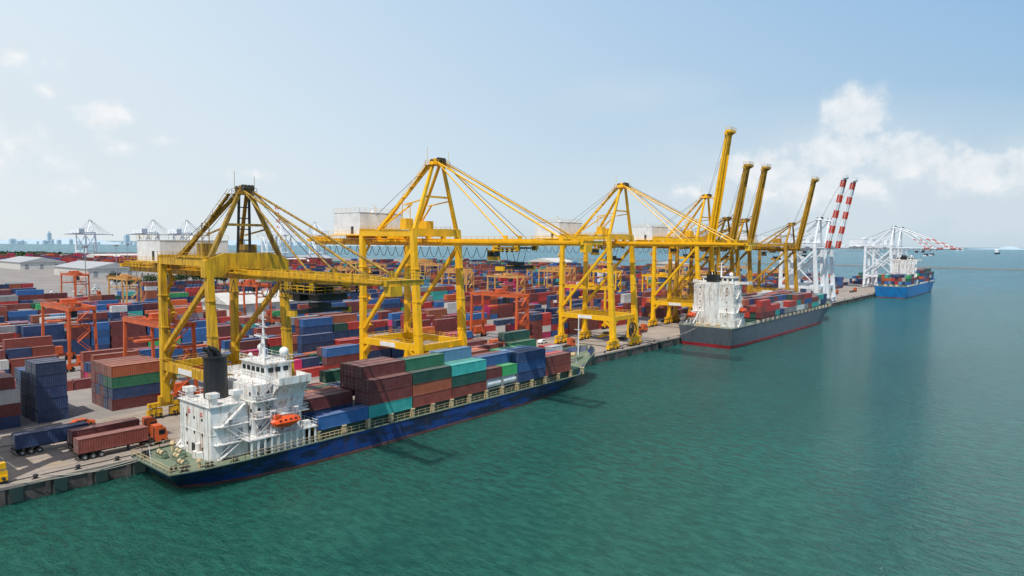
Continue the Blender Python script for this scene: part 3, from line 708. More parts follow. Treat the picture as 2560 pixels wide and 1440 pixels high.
# ------------------------------------------------------------------ ships
def hull(root,xc,y0,L,B,zd,zb,mat,a=3,b=8,fc=.87,deckmat=DECK,trim=None,wide=False,bulw=1.0):
    T=[(0,.80,.30),(.015,.86,.42),(.04,.94,.62),(.09,1,.82),(.16,1,.97),(.25,1,1),(.5,1,1),(.72,1,1),(.80,.99,.90),(.86,.94,.70),(.90,.86,.52),(.94,.70,.32),(.97,.50,.16),(.99,.27,.06),(1.0,.05,.0)]
    if wide: T=[(0,.96,.84),(.015,.99,.88),(.04,1,.92),(.09,1,.97)]+T[4:]
    mb=M(); rows=[]; h=B/2; D=[]
    for t,hd,hw in T:
        z=zd if t<fc-.005 else zd+(zb-zd)*(.5+.5*(t-fc)/(1-fc))
        yd=y0+L*t; yw=y0+a+(L-a-b)*t
        def P(f,zz): 
            return (h*(hw+(hd-hw)*f**(.6 if wide and t<.2 else 1.3)), yw+(yd-yw)*f, zz)
        r=[P(1,z),P(.75,ZW+(z-ZW)*.75),P(.4,ZW+(z-ZW)*.4),P(.12,ZW+(z-ZW)*.12),P(0,ZW-.3),(h*hw*.9,yw,ZW-2)]
        rows.append(r); D.append((r[0][0],r[0][1],z,t))
    for s in (-1,1):
        vs=[(xc+s*p[0],p[1],p[2]) for r in rows for p in r]; m=6
        fs=[(i*m+j,(i+1)*m+j,(i+1)*m+j+1,i*m+j+1) for i in range(len(rows)-1) for j in range(m-1)]
        mb.add(vs,fs,0,True)
    r=rows[0]; m=6
    mb.add([(xc-p[0],p[1],p[2]) for p in r]+[(xc+p[0],p[1],p[2]) for p in r],[(j,j+1,m+j+1,m+j) for j in range(m-1)])
    for s in (-1,1):
        for q in range(len(D)-1):
            p1=Vector((xc+s*D[q][0],D[q][1],D[q][2]+.06));p2=Vector((xc+s*D[q+1][0],D[q+1][1],D[q+1][2]+.06)); mb.beam(p1,p2,.3,.16,1)
            if D[q][3]>=fc-.005:
                i1=Vector((xc+s*(D[q][0]-.22),D[q][1]-.1,D[q][2])); i2=Vector((xc+s*max(0,D[q+1][0]-.22),D[q+1][1]-.2,D[q+1][2]))
                dz=Vector((0,0,-bulw)); mb.add([i1,i2,i2+dz,i1+dz],[(0,1,2,3)],1)
    emit('hull',mb,[mat,trim or mat],root,root.location)
    mb=M()
    for q in range(len(D)-1):
        a1,a2=D[q],D[q+1]
        o1=-.15 if a1[3]<fc-.005 else -bulw; o2=-.15 if a2[3]<fc-.005 else -bulw
        mb.add([(xc-a1[0]+.1,a1[1],a1[2]+o1),(xc+a1[0]-.1,a1[1],a1[2]+o1),(xc+a2[0]-.05,a2[1],a2[2]+o2),(xc-a2[0]+.05,a2[1],a2[2]+o2)],[(0,1,2,3)])
    emit('deck',mb,deckmat,root,root.location)
    return D
def win(root,x,y,z,w,h,face,par=None):
    mb=M(); e=.03
    if face=='x': mb.box(x-e,x+e,y-w/2,y+w/2,z,z+h)
    else: mb.box(x-w/2,x+w/2,y-e,y+e,z,z+h)
    emit('window',mb,GLS,root,root.location)
S1=thing('cargo_ship','blue-hulled container feeder ship with white superstructure moored at the quay','ship',(4.2,110,ZW))
O1=S1.location
D1=hull(S1,4.2,46,130,18.6,1.2,6.6,HULL1,3.5,10,bulw=1.3,trim=DECK)
P=lambda n,mb,mt: emit(n,mb,mt,S1,O1)
for s in (-1,1):
    mb=M(); pts=[(4.2+s*(d[0]-.25),d[1],d[2]+.1) for d in D1 if d[3]<.3]; mb.rail(pts,1.1,1.7,.07); P('railing',mb,CREAM)
mb=M(); mb.rail([(4.2-7,46.2,1.3),(4.2+7,46.2,1.3)],1.1,1.4,.07); P('railing',mb,CREAM)
mb=M(); pts=[(12.9,72+i*5.8,1.25) for i in range(14)]; mb.rail(pts,1.1,1.9,.06)
P('railing',mb,CREAM)
mb=M(); mb.box(-3.6,12.0,71.9,160,1.1,2.85,0)
for i in range(16):
    y=72.3+i*5.83
    mb.box(12.15,13.0,y-.35,y+.35,1.15,2.95,1); mb.box(11.9,13.1,y-.45,y+.45,2.8,2.97,1)
    mb.box(-4.6,-3.8,y-.35,y+.35,1.15,2.95,1)
for j in range(8):
    y=72.3+11.65*j; mb.box(-3.6,12,y-.12,y+.12,2.85,4.0,2); 
P('hatch_coaming',mb,[DGRN,CREAM,YEL1])
mb=M(); mb.box(1,7.4,163,168,3.0,4.6,0); mb.cyl((2.5,166,5),(5.9,166,5),.6,m=1); mb.cyl((4.2,170,3.6),(4.2,170,15.5),.22,.14,m=2); mb.beam((2.7,170,12),(5.7,170,12),.15,m=2); mb.cyl((2,171,3.8),(2,171,4.8),.35,m=1); mb.cyl((6.4,171,3.8),(6.4,171,4.8),.35,m=1)
mb.rail([(4.2-7.2,158.5,4.2),(4.2+7.2,158.5,4.2)],t=.08,m=2)
P('foremast',mb,[DECK,CREAM,WHI])
mb=M(); mb.box(-1.3,9.8,53.6,60.2,1.0,10.2); mb.box(-1.6,10.1,53.3,60.1,10.2,10.35)
mb.rail([(-1.5,60,10.35),(-1.5,53.4,10.35),(10,53.4,10.35),(10,60,10.35)],1.1,1.3,.06)
for x,y in ((.2,54.6),(8.6,54.6),(8.8,58.6)):
    mb.box(x-.5,x+.5,y-.5,y+.5,10.35,11.6); mb.box(x-.85,x+.85,y-.85,y+.85,11.6,12.4)
mb.box(-1.35,9.85,53.55,53.6,5.4,5.5); mb.box(9.8,9.86,53.6,60,5.4,5.5)
for z in (3.9,6.9): mb.box(9.8,10.9,54,60,z-.12,z); mb.rail([(10.85,54,z),(10.85,60,z)],1.0,1.3,.06)
mb.stair((10.4,54.5,1.2),(10.4,58.6,3.9),.8); mb.stair((10.4,59,3.9),(10.4,55.4,6.9),.8); mb.stair((10.4,55.4,6.9),(10.4,59.4,10.2),.8)
mb.box(-3.4,-1.3,55,62,1.0,4.0); mb.stair((-2.5,53,1.2),(-2.5,56,4),.8)
for x,z in ((-.6,9.6),(.1,9.0),(8.9,9.8)): mb.cyl((x,53.45,1.2),(x,53.45,z),.09,n=6)
mb.cyl((5.8,53.3,1.2),(5.8,53.3,3.6),.45); mb.box(5,7.2,52.6,53.5,1.1,2.3); mb.box(-1.0,.6,52.7,53.5,1.1,2.0)
P('engine_casing',mb,SHW)
for z in (2.2,4.6,7.2):
    for x in (1.2,4.0,6.8): win(S1,x,53.57,z+.3,.45,.45,'y')
mb=M(); mb.box(3.0,4.0,53.5,53.58,1.2,3.2); P('door',mb,DRK)
for y,z in ((56,1.2),(58.8,4.0),(57,7.0)):
    mb=M(); mb.box(9.84,9.9,y-.4,y+.4,z,z+1.9); P('door',mb,GRY)
for x in (2.2,6.6):
    mb=M(); mb.beam((x-.45,53.55,8.4),(x+.45,53.55,8.4),.06,.18); mb.beam((x-.35,53.55,8.8),(x+.35,53.55,8.8),.06,.18)
    P('warning_marking',mb,REDS)
mb=M(); mb.cyl((3,58,10.3),(3,58,17.4),2.05,1.95,28); mb.cyl((3,58,17.4),(3,58,17.7),2.12,2.12,28)
for dx,dy in ((-.7,.5),(.7,.5),(0,-.7)): mb.cyl((3+dx,58+dy,17.6),(3+dx-.3,58+dy-.4,18.7),.4,n=12); mb.cyl((3+dx-.3,58+dy-.4,18.7),(3+dx-.7,58+dy-1.2,19.2),.4,n=12)
P('funnel',mb,BLK)
mb=M()
mb.box(-3.4,12.0,60.4,70.2,1.0,4.1); mb.box(-4.8,13.3,58.4,72.0,4.1,4.28)
mb.box(-2.6,11.0,60.4,70.0,4.28,7.2); mb.box(-3.6,12.0,60.6,71.0,7.2,7.35)
mb.box(-2.2,10.7,60.6,69.8,7.35,10.1); mb.box(-3.2,11.6,60.8,70.8,10.1,10.25)
mb.box(-1.8,10.2,60.8,69.6,10.25,12.8)
mb.box(-4.9,13.4,64.2,70.6,12.8,13.0)
for i in range(11):
    y=59+i*1.25; mb.beam((13.1,y,1.2),(13.1,y,4.1),.22,.3); mb.beam((-4.5,y,1.2),(-4.5,y,4.1),.2,.2)
for yy in (64.4,70.3):
    pr=[(10.2,10.3),(10.7,10.3),(11.2,11.0),(11.9,11.8),(12.8,12.4),(13.4,12.8),(10.2,12.8)]
    k=len(pr); v=[(a,yy-.1,c) for a,c in pr]+[(a,yy+.1,c) for a,c in pr]
    mb.add(v,[tuple(range(k)),tuple(range(k,2*k))[::-1]]+[(i,(i+1)%k,k+(i+1)%k,k+i) for i in range(k)])
pr=[(10.75,7.3),(11.0,9.0),(11.5,10.6),(12.3,11.9),(13.4,12.8)]
for q in range(4): mb.add([(pr[q][0],64.3,pr[q][1]),(pr[q+1][0],64.3,pr[q+1][1]),(pr[q+1][0],70.4,pr[q+1][1]),(pr[q][0],70.4,pr[q][1])],[(0,1,2,3)])
for y,z in ((62.5,4.4),(66.5,4.4),(61.5,7.5)): mb.box(11.0,11.7,y-.4,y+.4,z,z+1.0)
mb.cyl((11.5,69,4.3),(11.5,69,5.4),.35); mb.box(11.3,12.6,69.5,71,4.3,5.3)
for y,z0,z1 in ((61.2,4.3,12.6),(63.2,7.4,12.6),(69.3,4.3,7.2)): mb.cyl((11.08 if z0<5 else 10.75,y,z0),(11.08 if z0<5 else 10.75,y,z1),.08,n=6)
P('accommodation_block',mb,SHW)
mb=M()
mb.box(.2,8.6,64.4,69.6,13.0,15.9); mb.box(-.1,8.9,64.1,70,15.9,16.1)
mb.box(-4.9,-4.75,64.2,70.6,13,14.1);mb.box(13.25,13.4,64.2,70.6,13,14.1); mb.box(-4.75,.1,70.45,70.6,13,14.1);mb.box(8.7,13.25,70.45,70.6,13,14.1)
P('wheelhouse',mb,SHW)
for x in (1.2,2.8,4.4,6.0,7.6): win(S1,x,64.37,14.4,1.1,.85,'y'); win(S1,x,69.63,14.4,1.2,.9,'y')
for y in (65.4,66.8,68.4): win(S1,8.63,y,14.4,1.0,.85,'x')
for z,xx in ((5.2,11.03),(8.3,10.73),(11.1,10.23)):
    for y in (61.8,63.8,65.8,67.8): win(S1,xx,y,z,.5,.6,'x')
for z in (5.2,8.3,11.1): win(S1,10.2 if z<11 else 9.6,60.37+(.2 if z>8 else 0)+(.2 if z>11 else 0),z,.5,.6,'y')
for z,x0,x1,y0,y1 in ((4.28,-4.7,13.2,58.5,71.9),(7.35,-3.5,11.9,60.7,70.9),(10.25,-3.1,11.5,60.9,70.7),(16.1,0,8.8,64.2,69.9)):
    mb=M(); mb.rail([(x0,y0,z),(x1,y0,z),(x1,y1,z),(x0,y1,z)],1.05,1.3,.06); P('railing',mb,WHI)
mb=M(); mb.rail([(-4.8,64.3,13.0),(13.3,64.3,13.0)],1.05,1.3,.06); P('railing',mb,WHI)
mb=M(); mb.rail([(-1.8,61,12.8),(10.2,61,12.8),(10.2,64.2,12.8)],1.05,1.3,.06)
P('railing',mb,WHI)
for a,c in (((11.6,60.9,4.28),(11.6,64.3,7.3)),((11.4,65,7.35),(11.4,61.6,10.2)),((10.9,61.4,10.25),(10.9,64.4,12.9)),((12.3,60,1.2),(12.3,63.4,4.2))):
    mb=M(); mb.stair(a,c,.8); P('staircase',mb,GRY)
mb=M(); mb.cyl((4.4,66.5,16.1),(4.4,66.5,25),.32,.16); mb.cyl((5.4,66.0,16.1),(4.5,66.5,21),.12); mb.cyl((3.4,66.0,16.1),(4.3,66.5,21),.12)
for z,w in ((18.2,2.2),(20.2,3.4),(22.2,2.6),(23.6,1.8)): mb.box(4.4-w/2,4.4+w/2,66.4,66.6,z,z+.14); mb.rail([(4.4-w/2,66.1,z),(4.4+w/2,66.1,z)],.7,.8,.05)
mb.box(3.4,5.6,65.2,65.4,20.6,20.85); mb.box(3.8,5.2,65.2,65.4,22.7,22.9)
for k in range(10): mb.box(4.1,4.7,66.8,66.85,16.6+k*.7,16.65+k*.7)
mb.cyl((1,68,16.1),(1,68,17.2),.2); mb.sphere((1,68,17.9),.75); mb.cyl((7.8,68.6,16.1),(7.8,68.6,17.0),.25); mb.sphere((7.8,68.6,17.8),.85)
mb.sphere((2.4,65,17.0),.4); mb.beam((7,65.2,16.1),(7,65.2,20),.06); mb.beam((8.4,64.6,16.1),(8.4,64.6,19),.06)
P('radar_mast',mb,WHI)
def lifeboat(root,x,y,z,L=6.0,r=1.15):
    mb=M(); n=14; k=14; vs=[];fs=[]
    for i in range(n+1):
        t=i/n; s=max(.02,math.sin(math.pi*t))**.45
        for j in range(k):
            a=2*math.pi*j/k; zz=math.sin(a); hh=(1.0 if zz<0 else .85)*r*s
            vs.append((x+math.cos(a)*r*s*(.95 if zz<0 else .85),y-L/2+L*t,z+zz*hh+(.12*abs(2*t-1)**2)))
    for i in range(n):
        for j in range(k): fs.append((i*k+j,(i+1)*k+j,(i+1)*k+(j+1)%k,i*k+(j+1)%k))
    mb.add(vs,fs,0,True); mb.box(x-.5,x+.5,y-2.2,y-1.1,z+.8,z+1.35); mb.box(x-r-.05,x+r+.05,y-2.4,y+2.4,z-.05,z+.05)
    for q in (-1.5,-.5,.5,1.5): mb.box(x+r*.7,x+r*.83,y+q-.2,y+q+.2,z+.3,z+.55,1)
    emit('lifeboat',mb,[ORB,GLS],root,root.location)
lifeboat(S1,12.9,65.6,6.3,5.8)
for y in (63.4,67.8):
    mb=M()
    mb.beam((11.2,y,4.3),(13.0,y,4.9),.25,.3); mb.beam((11.6,y,4.3),(11.9,y,8.3),.25,.3); mb.beam((11.9,y,8.3),(13.4,y,8.6),.22,.25); mb.cyl((12.9,y,7.3),(13.2,y,8.5),.05,n=5)
    P('davit',mb,WHI)
for (x,y) in ((0.5,49.5),(4.4,50.5),(8.3,49.5),(2.2,51.8)):
    mb=M(); mb.box(x-1.3,x+1.3,y-.6,y+.6,1.05,1.35,0)
    mb.cyl((x-1,y,1.8),(x+1,y,1.8),.42,n=14,m=1)
    for d in (-1.05,-.1,1.05): mb.cyl((x+d-.05,y,1.8),(x+d+.05,y,1.8),.56,n=16,m=0)
    mb.box(x+1.2,x+1.8,y-.35,y+.35,1.3,2.0,0); P('mooring_winch',mb,[DECK,CREAM])
for x,y in ((-2.6,48),(-1.0,47.2),(9.5,47.2),(11,48.2),(11.8,52),(12.3,56),(12.4,62)):
    mb=M(); mb.box(x-.35,x+.35,y-.35,y+1.05,1.05,1.15)
    for q in (0,.7): mb.cyl((x,y+q,1.1),(x,y+q,1.75),.2,n=10); mb.cyl((x,y+q,1.7),(x,y+q,1.85),.28,n=10)
    P('bollard',mb,DRK)
for x,y in ((11,51),(-2,52.4)):
    mb=M(); mb.cyl((x,y,1.05),(x,y,2.3),.25); mb.cyl((x,y,2.25),(x,y,2.7),.5,.3); P('ventilator',mb,CREAM)
mb=M(); mb.beam((4.2,46.3,1.2),(4.2,46.0,4.5),.1); P('flagstaff',mb,WHI)
def rope(a,b,sag=.8):
    a=Vector(a);b=Vector(b);n=12; pts=[]
    for i in range(n+1):
        t=i/n; p=a.lerp(b,t); p.z-=sag*4*t*(1-t); pts.append(p)
    mb=M(); mb.line([tuple(p-a) for p in pts],.06); o=emit('mooring_rope',mb,STEELR); o.location=a
    tag(o,'pale mooring rope from moored ship to quay bollard','rope','mooring ropes of the ships')
rope((-1,46.1,1.3),(-6.4,33,.5)); rope((-.6,46.1,1.3),(-6.4,27,.5)); rope((.4,46.1,1.3),(-6.4,33.3,.5)); rope((3,174,5.5),(-6.4,190,.5),1.2); rope((3.2,173,5.5),(-6.4,196,.5),1.4)
rope((2.2,258,5),(-6.4,246,.5)); rope((3,258,5),(-6.4,240,.5))
def ship_b(loc,xc,y0,L,B,zd,zb,mat,label,ysup,ztop,posts,cys,narrow=1.5):
    s=thing('cargo_ship',label,'ship',loc); O=s.location; h=B/2
    D=hull(s,xc,y0,L,B,zd,zb,mat,1.2,9,wide=True)
    E=lambda n,mb,mt: emit(n,mb,mt,s,O)
    mb=M(); z=zd-.1; hw=h-narrow; nl=int((ztop-zd)/2.8)
    for k in range(nl):
        ins=min(k,3)*.35; a0=(0 if k<2 else 1.0)
        mb.box(xc-hw+ins,xc+hw-ins,ysup+a0,ysup+11-ins,z,z+2.75); mb.box(xc-hw+ins-.05,xc+hw-ins+.06,ysup-.06+a0,ysup+11.1-ins,z+2.72,z+2.8); z+=2.8
    E('accommodation_block',mb,SHW)
    mb=M(); mb.box(xc-h-.2,xc+h+.2,ysup+7.5,ysup+11.5,z+.0,z+.25); 
    mb.box(xc-h*.55,xc+h*.55,ysup+5,ysup+11.2,z+.25,z+2.8); mb.box(xc-h*.58,xc+h*.58,ysup+4.7,ysup+11.6,z+2.8,z+3.0)
    for sx in (-1,1): mb.box(xc+sx*(h+.1)-.1,xc+sx*(h+.1)+.1,ysup+7.5,ysup+11.5,z+.25,z+1.4)
    mb.box(xc-h-.2,xc+h+.2,ysup+7.4,ysup+7.5,z+.25,z+1.2)
    E('wheelhouse',mb,SHW)
    for k in range(6): win(s,xc-h*.45+k*h*.18,ysup+4.97,z+1.5,1.2,.8,'y')
    for k in range(3): win(s,xc+h*.55+.03,ysup+6.2+k*1.9,z+1.5,1.3,.8,'x')
    zz=zd+1.0
    for k in range(nl):
        ins=min(k,3)*.35
        for q in range(4): win(s,xc+hw-ins+.03,ysup+2.6+q*2.2,zz,.45,.55,'x')
        for q in range(4): win(s,xc-hw*.6+q*hw*.4,ysup+(0 if k<2 else 1.0)-.03,zz,.45,.55,'y')
        zz+=2.8
    z2=zd-.1
    for k in range(nl):
        ins=min(k,3)*.35; z2+=2.8
        if k%2==0: mb=M(); mb.stair((xc+hw-ins+.5,ysup+3,z2-2.8),(xc+hw-ins+.5,ysup+6,z2),.6); E('staircase',mb,SHW)
    mb=M(); mb.rail([(xc-hw+.3,ysup-.1,z2),(xc+hw-.6,ysup+.9,z2)],1.0,2.2,.05); E('railing',mb,WHI)
    mb=M(); mb.rail([(xc-D[0][0]+.3,y0+.2,zd+.1),(xc+D[0][0]-.3,y0+.2,zd+.1)],1.1,2,.08); E('railing',mb,WHI)
    mb=M(); mb.rail([(xc+h-.3,y0+L*.1+q*8,zd+.1) for q in range(int(L*.75/8))],1.1,2.2,.07)
    E('railing',mb,WHI)
    mb=M(); mb.box(xc-2.5,xc+2.5,ysup-1.5,ysup+3.2,zd,z+1.0,1); mb.box(xc-2.1,xc+2.1,ysup-1.1,ysup+2.8,z+1.0,z+4.0,0)
    for q in (-1,0,1): mb.cyl((xc+q*1.1,ysup+.8,z+4.0),(xc+q*1.1,ysup+.4,z+5.3),.35,n=10)
    E('funnel',mb,[BLK,SHW])
    mb=M(); mb.cyl((xc,ysup+8.5,z+3.0),(xc,ysup+8.5,z+9.0),.35,.18)
    for q,w in ((5,4),(7,3),(8.4,2)): mb.box(xc-w/2,xc+w/2,ysup+8.4,ysup+8.6,z+q,z+q+.2)
    mb.sphere((xc+4,ysup+9,z+4.0),.8); mb.cyl((xc+4,ysup+9,z+3),(xc+4,ysup+9,z+4),.2); mb.sphere((xc-4,ysup+9,z+3.8),.7); E('radar_mast',mb,WHI)
    for cy0,cy1 in cys:
        mb=M(); mb.box(xc-h+1.6,xc+h-1.6,cy0,cy1,zd-.1,zd+1.2,0)
        q=cy0
        while q<cy1: 
            for sx in (-1,1): mb.box(xc+sx*(h-.9)-.4,xc+sx*(h-.9)+.4,q-.3,q+.3,zd-.1,zd+1.25,1)
            q+=5.9
        E('hatch_coaming',mb,[DGRN,posts])
    for x in (-4,0,4):
        mb=M(); mb.cyl((xc+x-1,y0+3,zd+.8),(xc+x+1,y0+3,zd+.8),.6); mb.box(xc+x-1.3,xc+x+1.3,y0+2.4,y0+3.6,zd-.1,zd+.3); E('mooring_winch',mb,CREAM)
    mb=M(); yb=y0+L*.955; mb.cyl((xc,yb,zb-1.4),(xc,yb,zb+8),.3,.15); mb.beam((xc-1.5,yb,zb+6),(xc+1.5,yb,zb+6),.2)
    E('foremast',mb,WHI)
    return s
S2=ship_b((5.8,338,ZW),5.8,257,160,23.4,5.2,7.6,HULL2,'grey-hulled container ship with white superstructure moored at the quay',263.5,22.4,CREAM,[(286,396)],2.2)
lifeboat(S2,-1,259.6,9.4,6.4,1.3); lifeboat(S2,15.9,271,11.5,6.2,1.1)
for x in (-2.5,.5):
    mb=M(); mb.beam((x,263.4,10.5),(x,257.4,6.2),.3,.3); mb.beam((x,263.2,5.3),(x,263.2,10.5),.3); emit('davit',mb,WHI,S2,S2.location)
S3=ship_b((6,682,ZW),6,602,160,23.5,6.2,8.6,HULL3,'bright blue container ship with stacked containers moored at the quay',651,26,WHI,[(610,649),(666,733)],2.6)
for (x,y,L) in ((-250,4800,140),(300,5200,110)):
    s=thing('distant_ship','tiny distant cargo ship on the open sea','ship',(x,y,ZW)); hull(s,x,y,L,20,6,8,HULL1,3,8); mb=M(); mb.box(x-8,x+8,y+10,y+24,5,22); mb.box(x-10,x+10,y+18,y+24,22,25); emit('superstructure',mb,WHI,s,s.location)
# ------------------------------------------------------------------ trucks
def truck(cab,label):
    r=thing('container_truck',label,'truck',(0,0,0),'container trucks in the port')
    mb=M(); mb.box(-.45,-.25,0,12,1.0,1.3); mb.box(.25,.45,0,12,1.0,1.3)
    for y in (0.1,3,6,9,11.7): mb.box(-1.15,1.15,y-.1,y+.1,1.1,1.34)
    mb.box(-1.15,1.15,-.05,.1,.5,.7); mb.box(-.3,.3,8.4,8.7,.2,1.1)
    emit('trailer_frame',mb,DRK,r)
    for y in (1.2,2.5,3.8):
        for sx in (-1,1):
            mb=M(); mb.cyl((sx*1.15,y,.5),(sx*.65,y,.5),.5,n=16); mb.cyl((sx*1.17,y,.5),(sx*1.1,y,.5),.25,n=10,m=1); emit('wheel',mb,[RUB,GRY],r)
    if cab:
        mb=M(); mb.box(-1.05,1.05,10.6,14.9,.6,1.05,1); 
        pr=[(12.9,.7),(15.0,.7),(15.05,1.8),(14.8,3.0),(14.5,3.2),(12.9,3.3)]
        k=len(pr); v=[(-1.15,a,c) for a,c in pr]+[(1.15,a,c) for a,c in pr]
        mb.add(v,[tuple(range(k)),tuple(range(k,2*k))[::-1]]+[(i,(i+1)%k,k+(i+1)%k,k+i) for i in range(k)])
        mb.box(-1.0,1.0,12.9,14.3,3.3,3.6); mb.box(-1.2,1.2,15.0,15.15,.5,.95,1); mb.cyl((.8,12.7,.9),(.8,12.7,3.4),.08,m=1)
        emit('cab',mb,[ORG,DRK],r)
        mb=M(); mb.add([(-1.0,15.07,1.9),(1.0,15.07,1.9),(1.0,14.86,2.95),(-1.0,14.86,2.95)],[(0,1,2,3)]); 
        for sx in (-1,1): mb.box(sx*1.16-.01,sx*1.16+.01,13.5,14.6,1.9,2.8)
        emit('window',mb,GLS,r)
        for y in (11.3,12.4,14.2):
            for sx in (-1,1):
                mb=M(); mb.cyl((sx*1.15,y,.5),(sx*.7,y,.5),.5,n=16); mb.cyl((sx*1.17,y,.5),(sx*1.1,y,.5),.25,n=10,m=1); emit('wheel',mb,[RUB,GRY],r)
    return r
def load(x,y,col,z=1.36):
    o=bpy.data.objects.new('shipping_container',ME40); COL.objects.link(o); o.location=(x,y,z); o.color=(*PAL[col],1)
    tag(o,NM[col]+' shipping container loaded on a truck trailer','shipping container','shipping containers in the port')
    d=bpy.data.objects.new('door',D40); COL.objects.link(d); d.parent=o; d.color=o.color
tA=truck(True,'orange-cab semi-trailer truck on the port concrete'); tA.location=(-11.6,40.2,0); load(-11.6,46.1,'brown')
copytree(tA,(-18.4,41.4,0)); load(-18.4,47.3,'maroon')
tB=truck(False,'parked semi-trailer carrying a blue container on the quay'); tB.location=(-22.6,34.0,0); load(-22.6,39.9,'navy')
for x,y in ((-22,190),(-18,232),(-24,248),(-22,455),(-26,560),(-22,600),(-35,160),(-35,300),(-62.5,250),(-92.5,190),(-92.5,300),(-122.5,240),(-182.5,300),(-26,148),(-390,160),(-410,200),(-400,250)):
    copytree(tA,(x,y,0))
def car(col,nm):
    r=thing('parked_car',nm,'car',(0,0,0),'small vehicles in the port'); mb=M()
    pr=[(-2.2,.4),(2.2,.4),(2.25,.85),(1.3,1.0),(.7,1.5),(-1.2,1.5),(-1.9,.95),(-2.25,.9)]
    k=len(pr); v=[(-.85,a,c) for a,c in pr]+[(.85,a,c) for a,c in pr]
    mb.add(v,[tuple(range(k)),tuple(range(k,2*k))[::-1]]+[(i,(i+1)%k,k+(i+1)%k,k+i) for i in range(k)]); emit('body',mb,col,r)
    mb=M(); mb.box(-.87,.87,-1.1,.65,1.05,1.4); mb.add([(-.7,1.25,1.04),(.7,1.25,1.04),(.65,.74,1.48),(-.65,.74,1.48)],[(0,1,2,3)]); emit('window',mb,GLS,r)
    for y in (-1.35,1.35):
        for s in (-1,1): 
            mb=M(); mb.cyl((s*.88,y,.33),(s*.65,y,.33),.33,n=12); emit('wheel',mb,RUB,r)
    return r
cA=car(ORG,'orange pickup car parked on the quay beside containers'); cA.location=(-35.5,49,0)
cB=car(WHI,'white car parked in the port yard'); cB.location=(-33,178,0)
for x,y in ((-436,150),(-440,162),(-436,175),(-445,190),(-470,200),(-500,210),(-520,230),(-36,205),(-34,440)): copytree(cB,(x,y,0))
def spreader():
    r=thing('container_spreader','yellow steel container spreader frame resting on the quay','spreader',(0,0,0),'spreader frames on the quay'); mb=M()
    mb.box(-.6,.6,-4.5,4.5,.9,1.6); 
    for y in (-5.6,5.6): mb.box(-1.2,1.2,y-.25,y+.25,.7,1.2)
    for x in (-.4,.4): mb.box(x-.12,x+.12,-5.4,5.4,.95,1.25)
    emit('beam',mb,YEL,r); mb=M(); mb.box(-1.0,1.0,-1.6,1.6,1.61,2.3); emit('head_block',mb,DRK,r)
    mb=M()
    for x in (-1.1,1.1):
        for y in (-5.5,5.5): mb.box(x-.1,x+.1,y-.1,y+.1,0.0,.75)
    mb.box(-1.1,1.1,-5.55,-5.45,.3,.4);mb.box(-1.1,1.1,5.45,5.55,.3,.4); mb.box(-.05,.05,-5.5,5.5,.3,.4); emit('stand',mb,BLU,r); return r
sp0=spreader(); sp0.location=(-25,162,0)
for x,y in ((-28,176),(-21,172),(-26,262),(-27,236)): copytree(sp0,(x,y,0),.1)
mb=M(); mb.cyl((0,0,0),(0,0,.55),.28,n=12); mb.cyl((0,0,.5),(0,0,.75),.42,.3,n=12); mb.box(-.45,.45,-.45,.45,0,.08)
BM=mesh_from('bollard_body',mb,BLK)
mb=M(); mb.box(-.1,.55,-.7,.7,-2.4,-.3); mb.box(.55,.7,-.9,.9,-2.5,-.25); FM=mesh_from('fender_body',mb,[paint('fender_rubber',(0.02,0.05,0.045,1),0.7,0.4)])
for y in list(range(21,46,6))+list(range(178,256,12))+list(range(422,600,24)):
    o=bpy.data.objects.new('mooring_bollard',BM); COL.objects.link(o); o.location=(-6.3,y,.004); tag(o,'black steel mooring bollard on the quay edge','bollard','mooring bollards')
    o=bpy.data.objects.new('quay_fender',FM); COL.objects.link(o); o.location=(XE+.1,y+3,0); tag(o,'dark rubber fender on the quay wall','fender','quay fenders')
def shed(x0,x1,y0,y1,h,rh,roof,label,along='y'):
    r=thing('warehouse',label,'warehouse',((x0+x1)/2,(y0+y1)/2,0)); mb=M(); mb.box(x0,x1,y0,y1,0,h); emit('wall',mb,ROOFW,r,r.location)
    mb=M(); e=1.2
    if along=='y':
        xm=(x0+x1)/2; v=[(x0-e,y0-e,h),(xm,y0-e,h+rh),(x1+e,y0-e,h),(x0-e,y1+e,h),(xm,y1+e,h+rh),(x1+e,y1+e,h)]
    else:
        ym=(y0+y1)/2; v=[(x0-e,y0-e,h),(x0-e,ym,h+rh),(x0-e,y1+e,h),(x1+e,y0-e,h),(x1+e,ym,h+rh),(x1+e,y1+e,h)]
    mb.add(v,[(0,1,4,3),(1,2,5,4),(0,2,1),(3,4,5),(0,3,5,2)]); 
    emit('roof',mb,roof,r,r.location)
    q=y0+5
    while q<y1-6: mb=M(); mb.box(x1-.05,x1+.06,q,q+4,0,h*.7); emit('door',mb,GRY,r,r.location); q+=16
shed(-225,-197,165,228,7,5,ROOFW,'long pale-roofed warehouse among the container blocks')
shed(-740,-640,250,300,9,6,ROOF,'long grey-roofed warehouse beyond the container yard','x')
shed(-650,-600,330,420,8,5,ROOFW,'pale-roofed warehouse beyond the container yard')
shed(-1180,-1100,420,520,9,6,ROOFW,'distant pale-roofed warehouse at the terminal')
shed(-1000,-900,260,310,9,6,ROOF,'distant grey-roofed warehouse at the terminal','x')
shed(-560,-500,850,900,9,6,ROOFW,'pale-roofed terminal building near the far shore')
shed(-330,-280,826,850,12,3,ROOFW,'white terminal building near the far shore')
shed(-820,-780,520,600,8,5,ROOFW,'distant pale-roofed storage shed at the terminal')
shed(-1000,-950,700,760,8,5,ROOF,'distant grey-roofed storage shed at the terminal')
mb=M(); mb.cyl((0,0,0),(0,0,34),.4,.18,n=10); mb.cyl((0,0,34),(0,0,34.4),1.4,n=12)
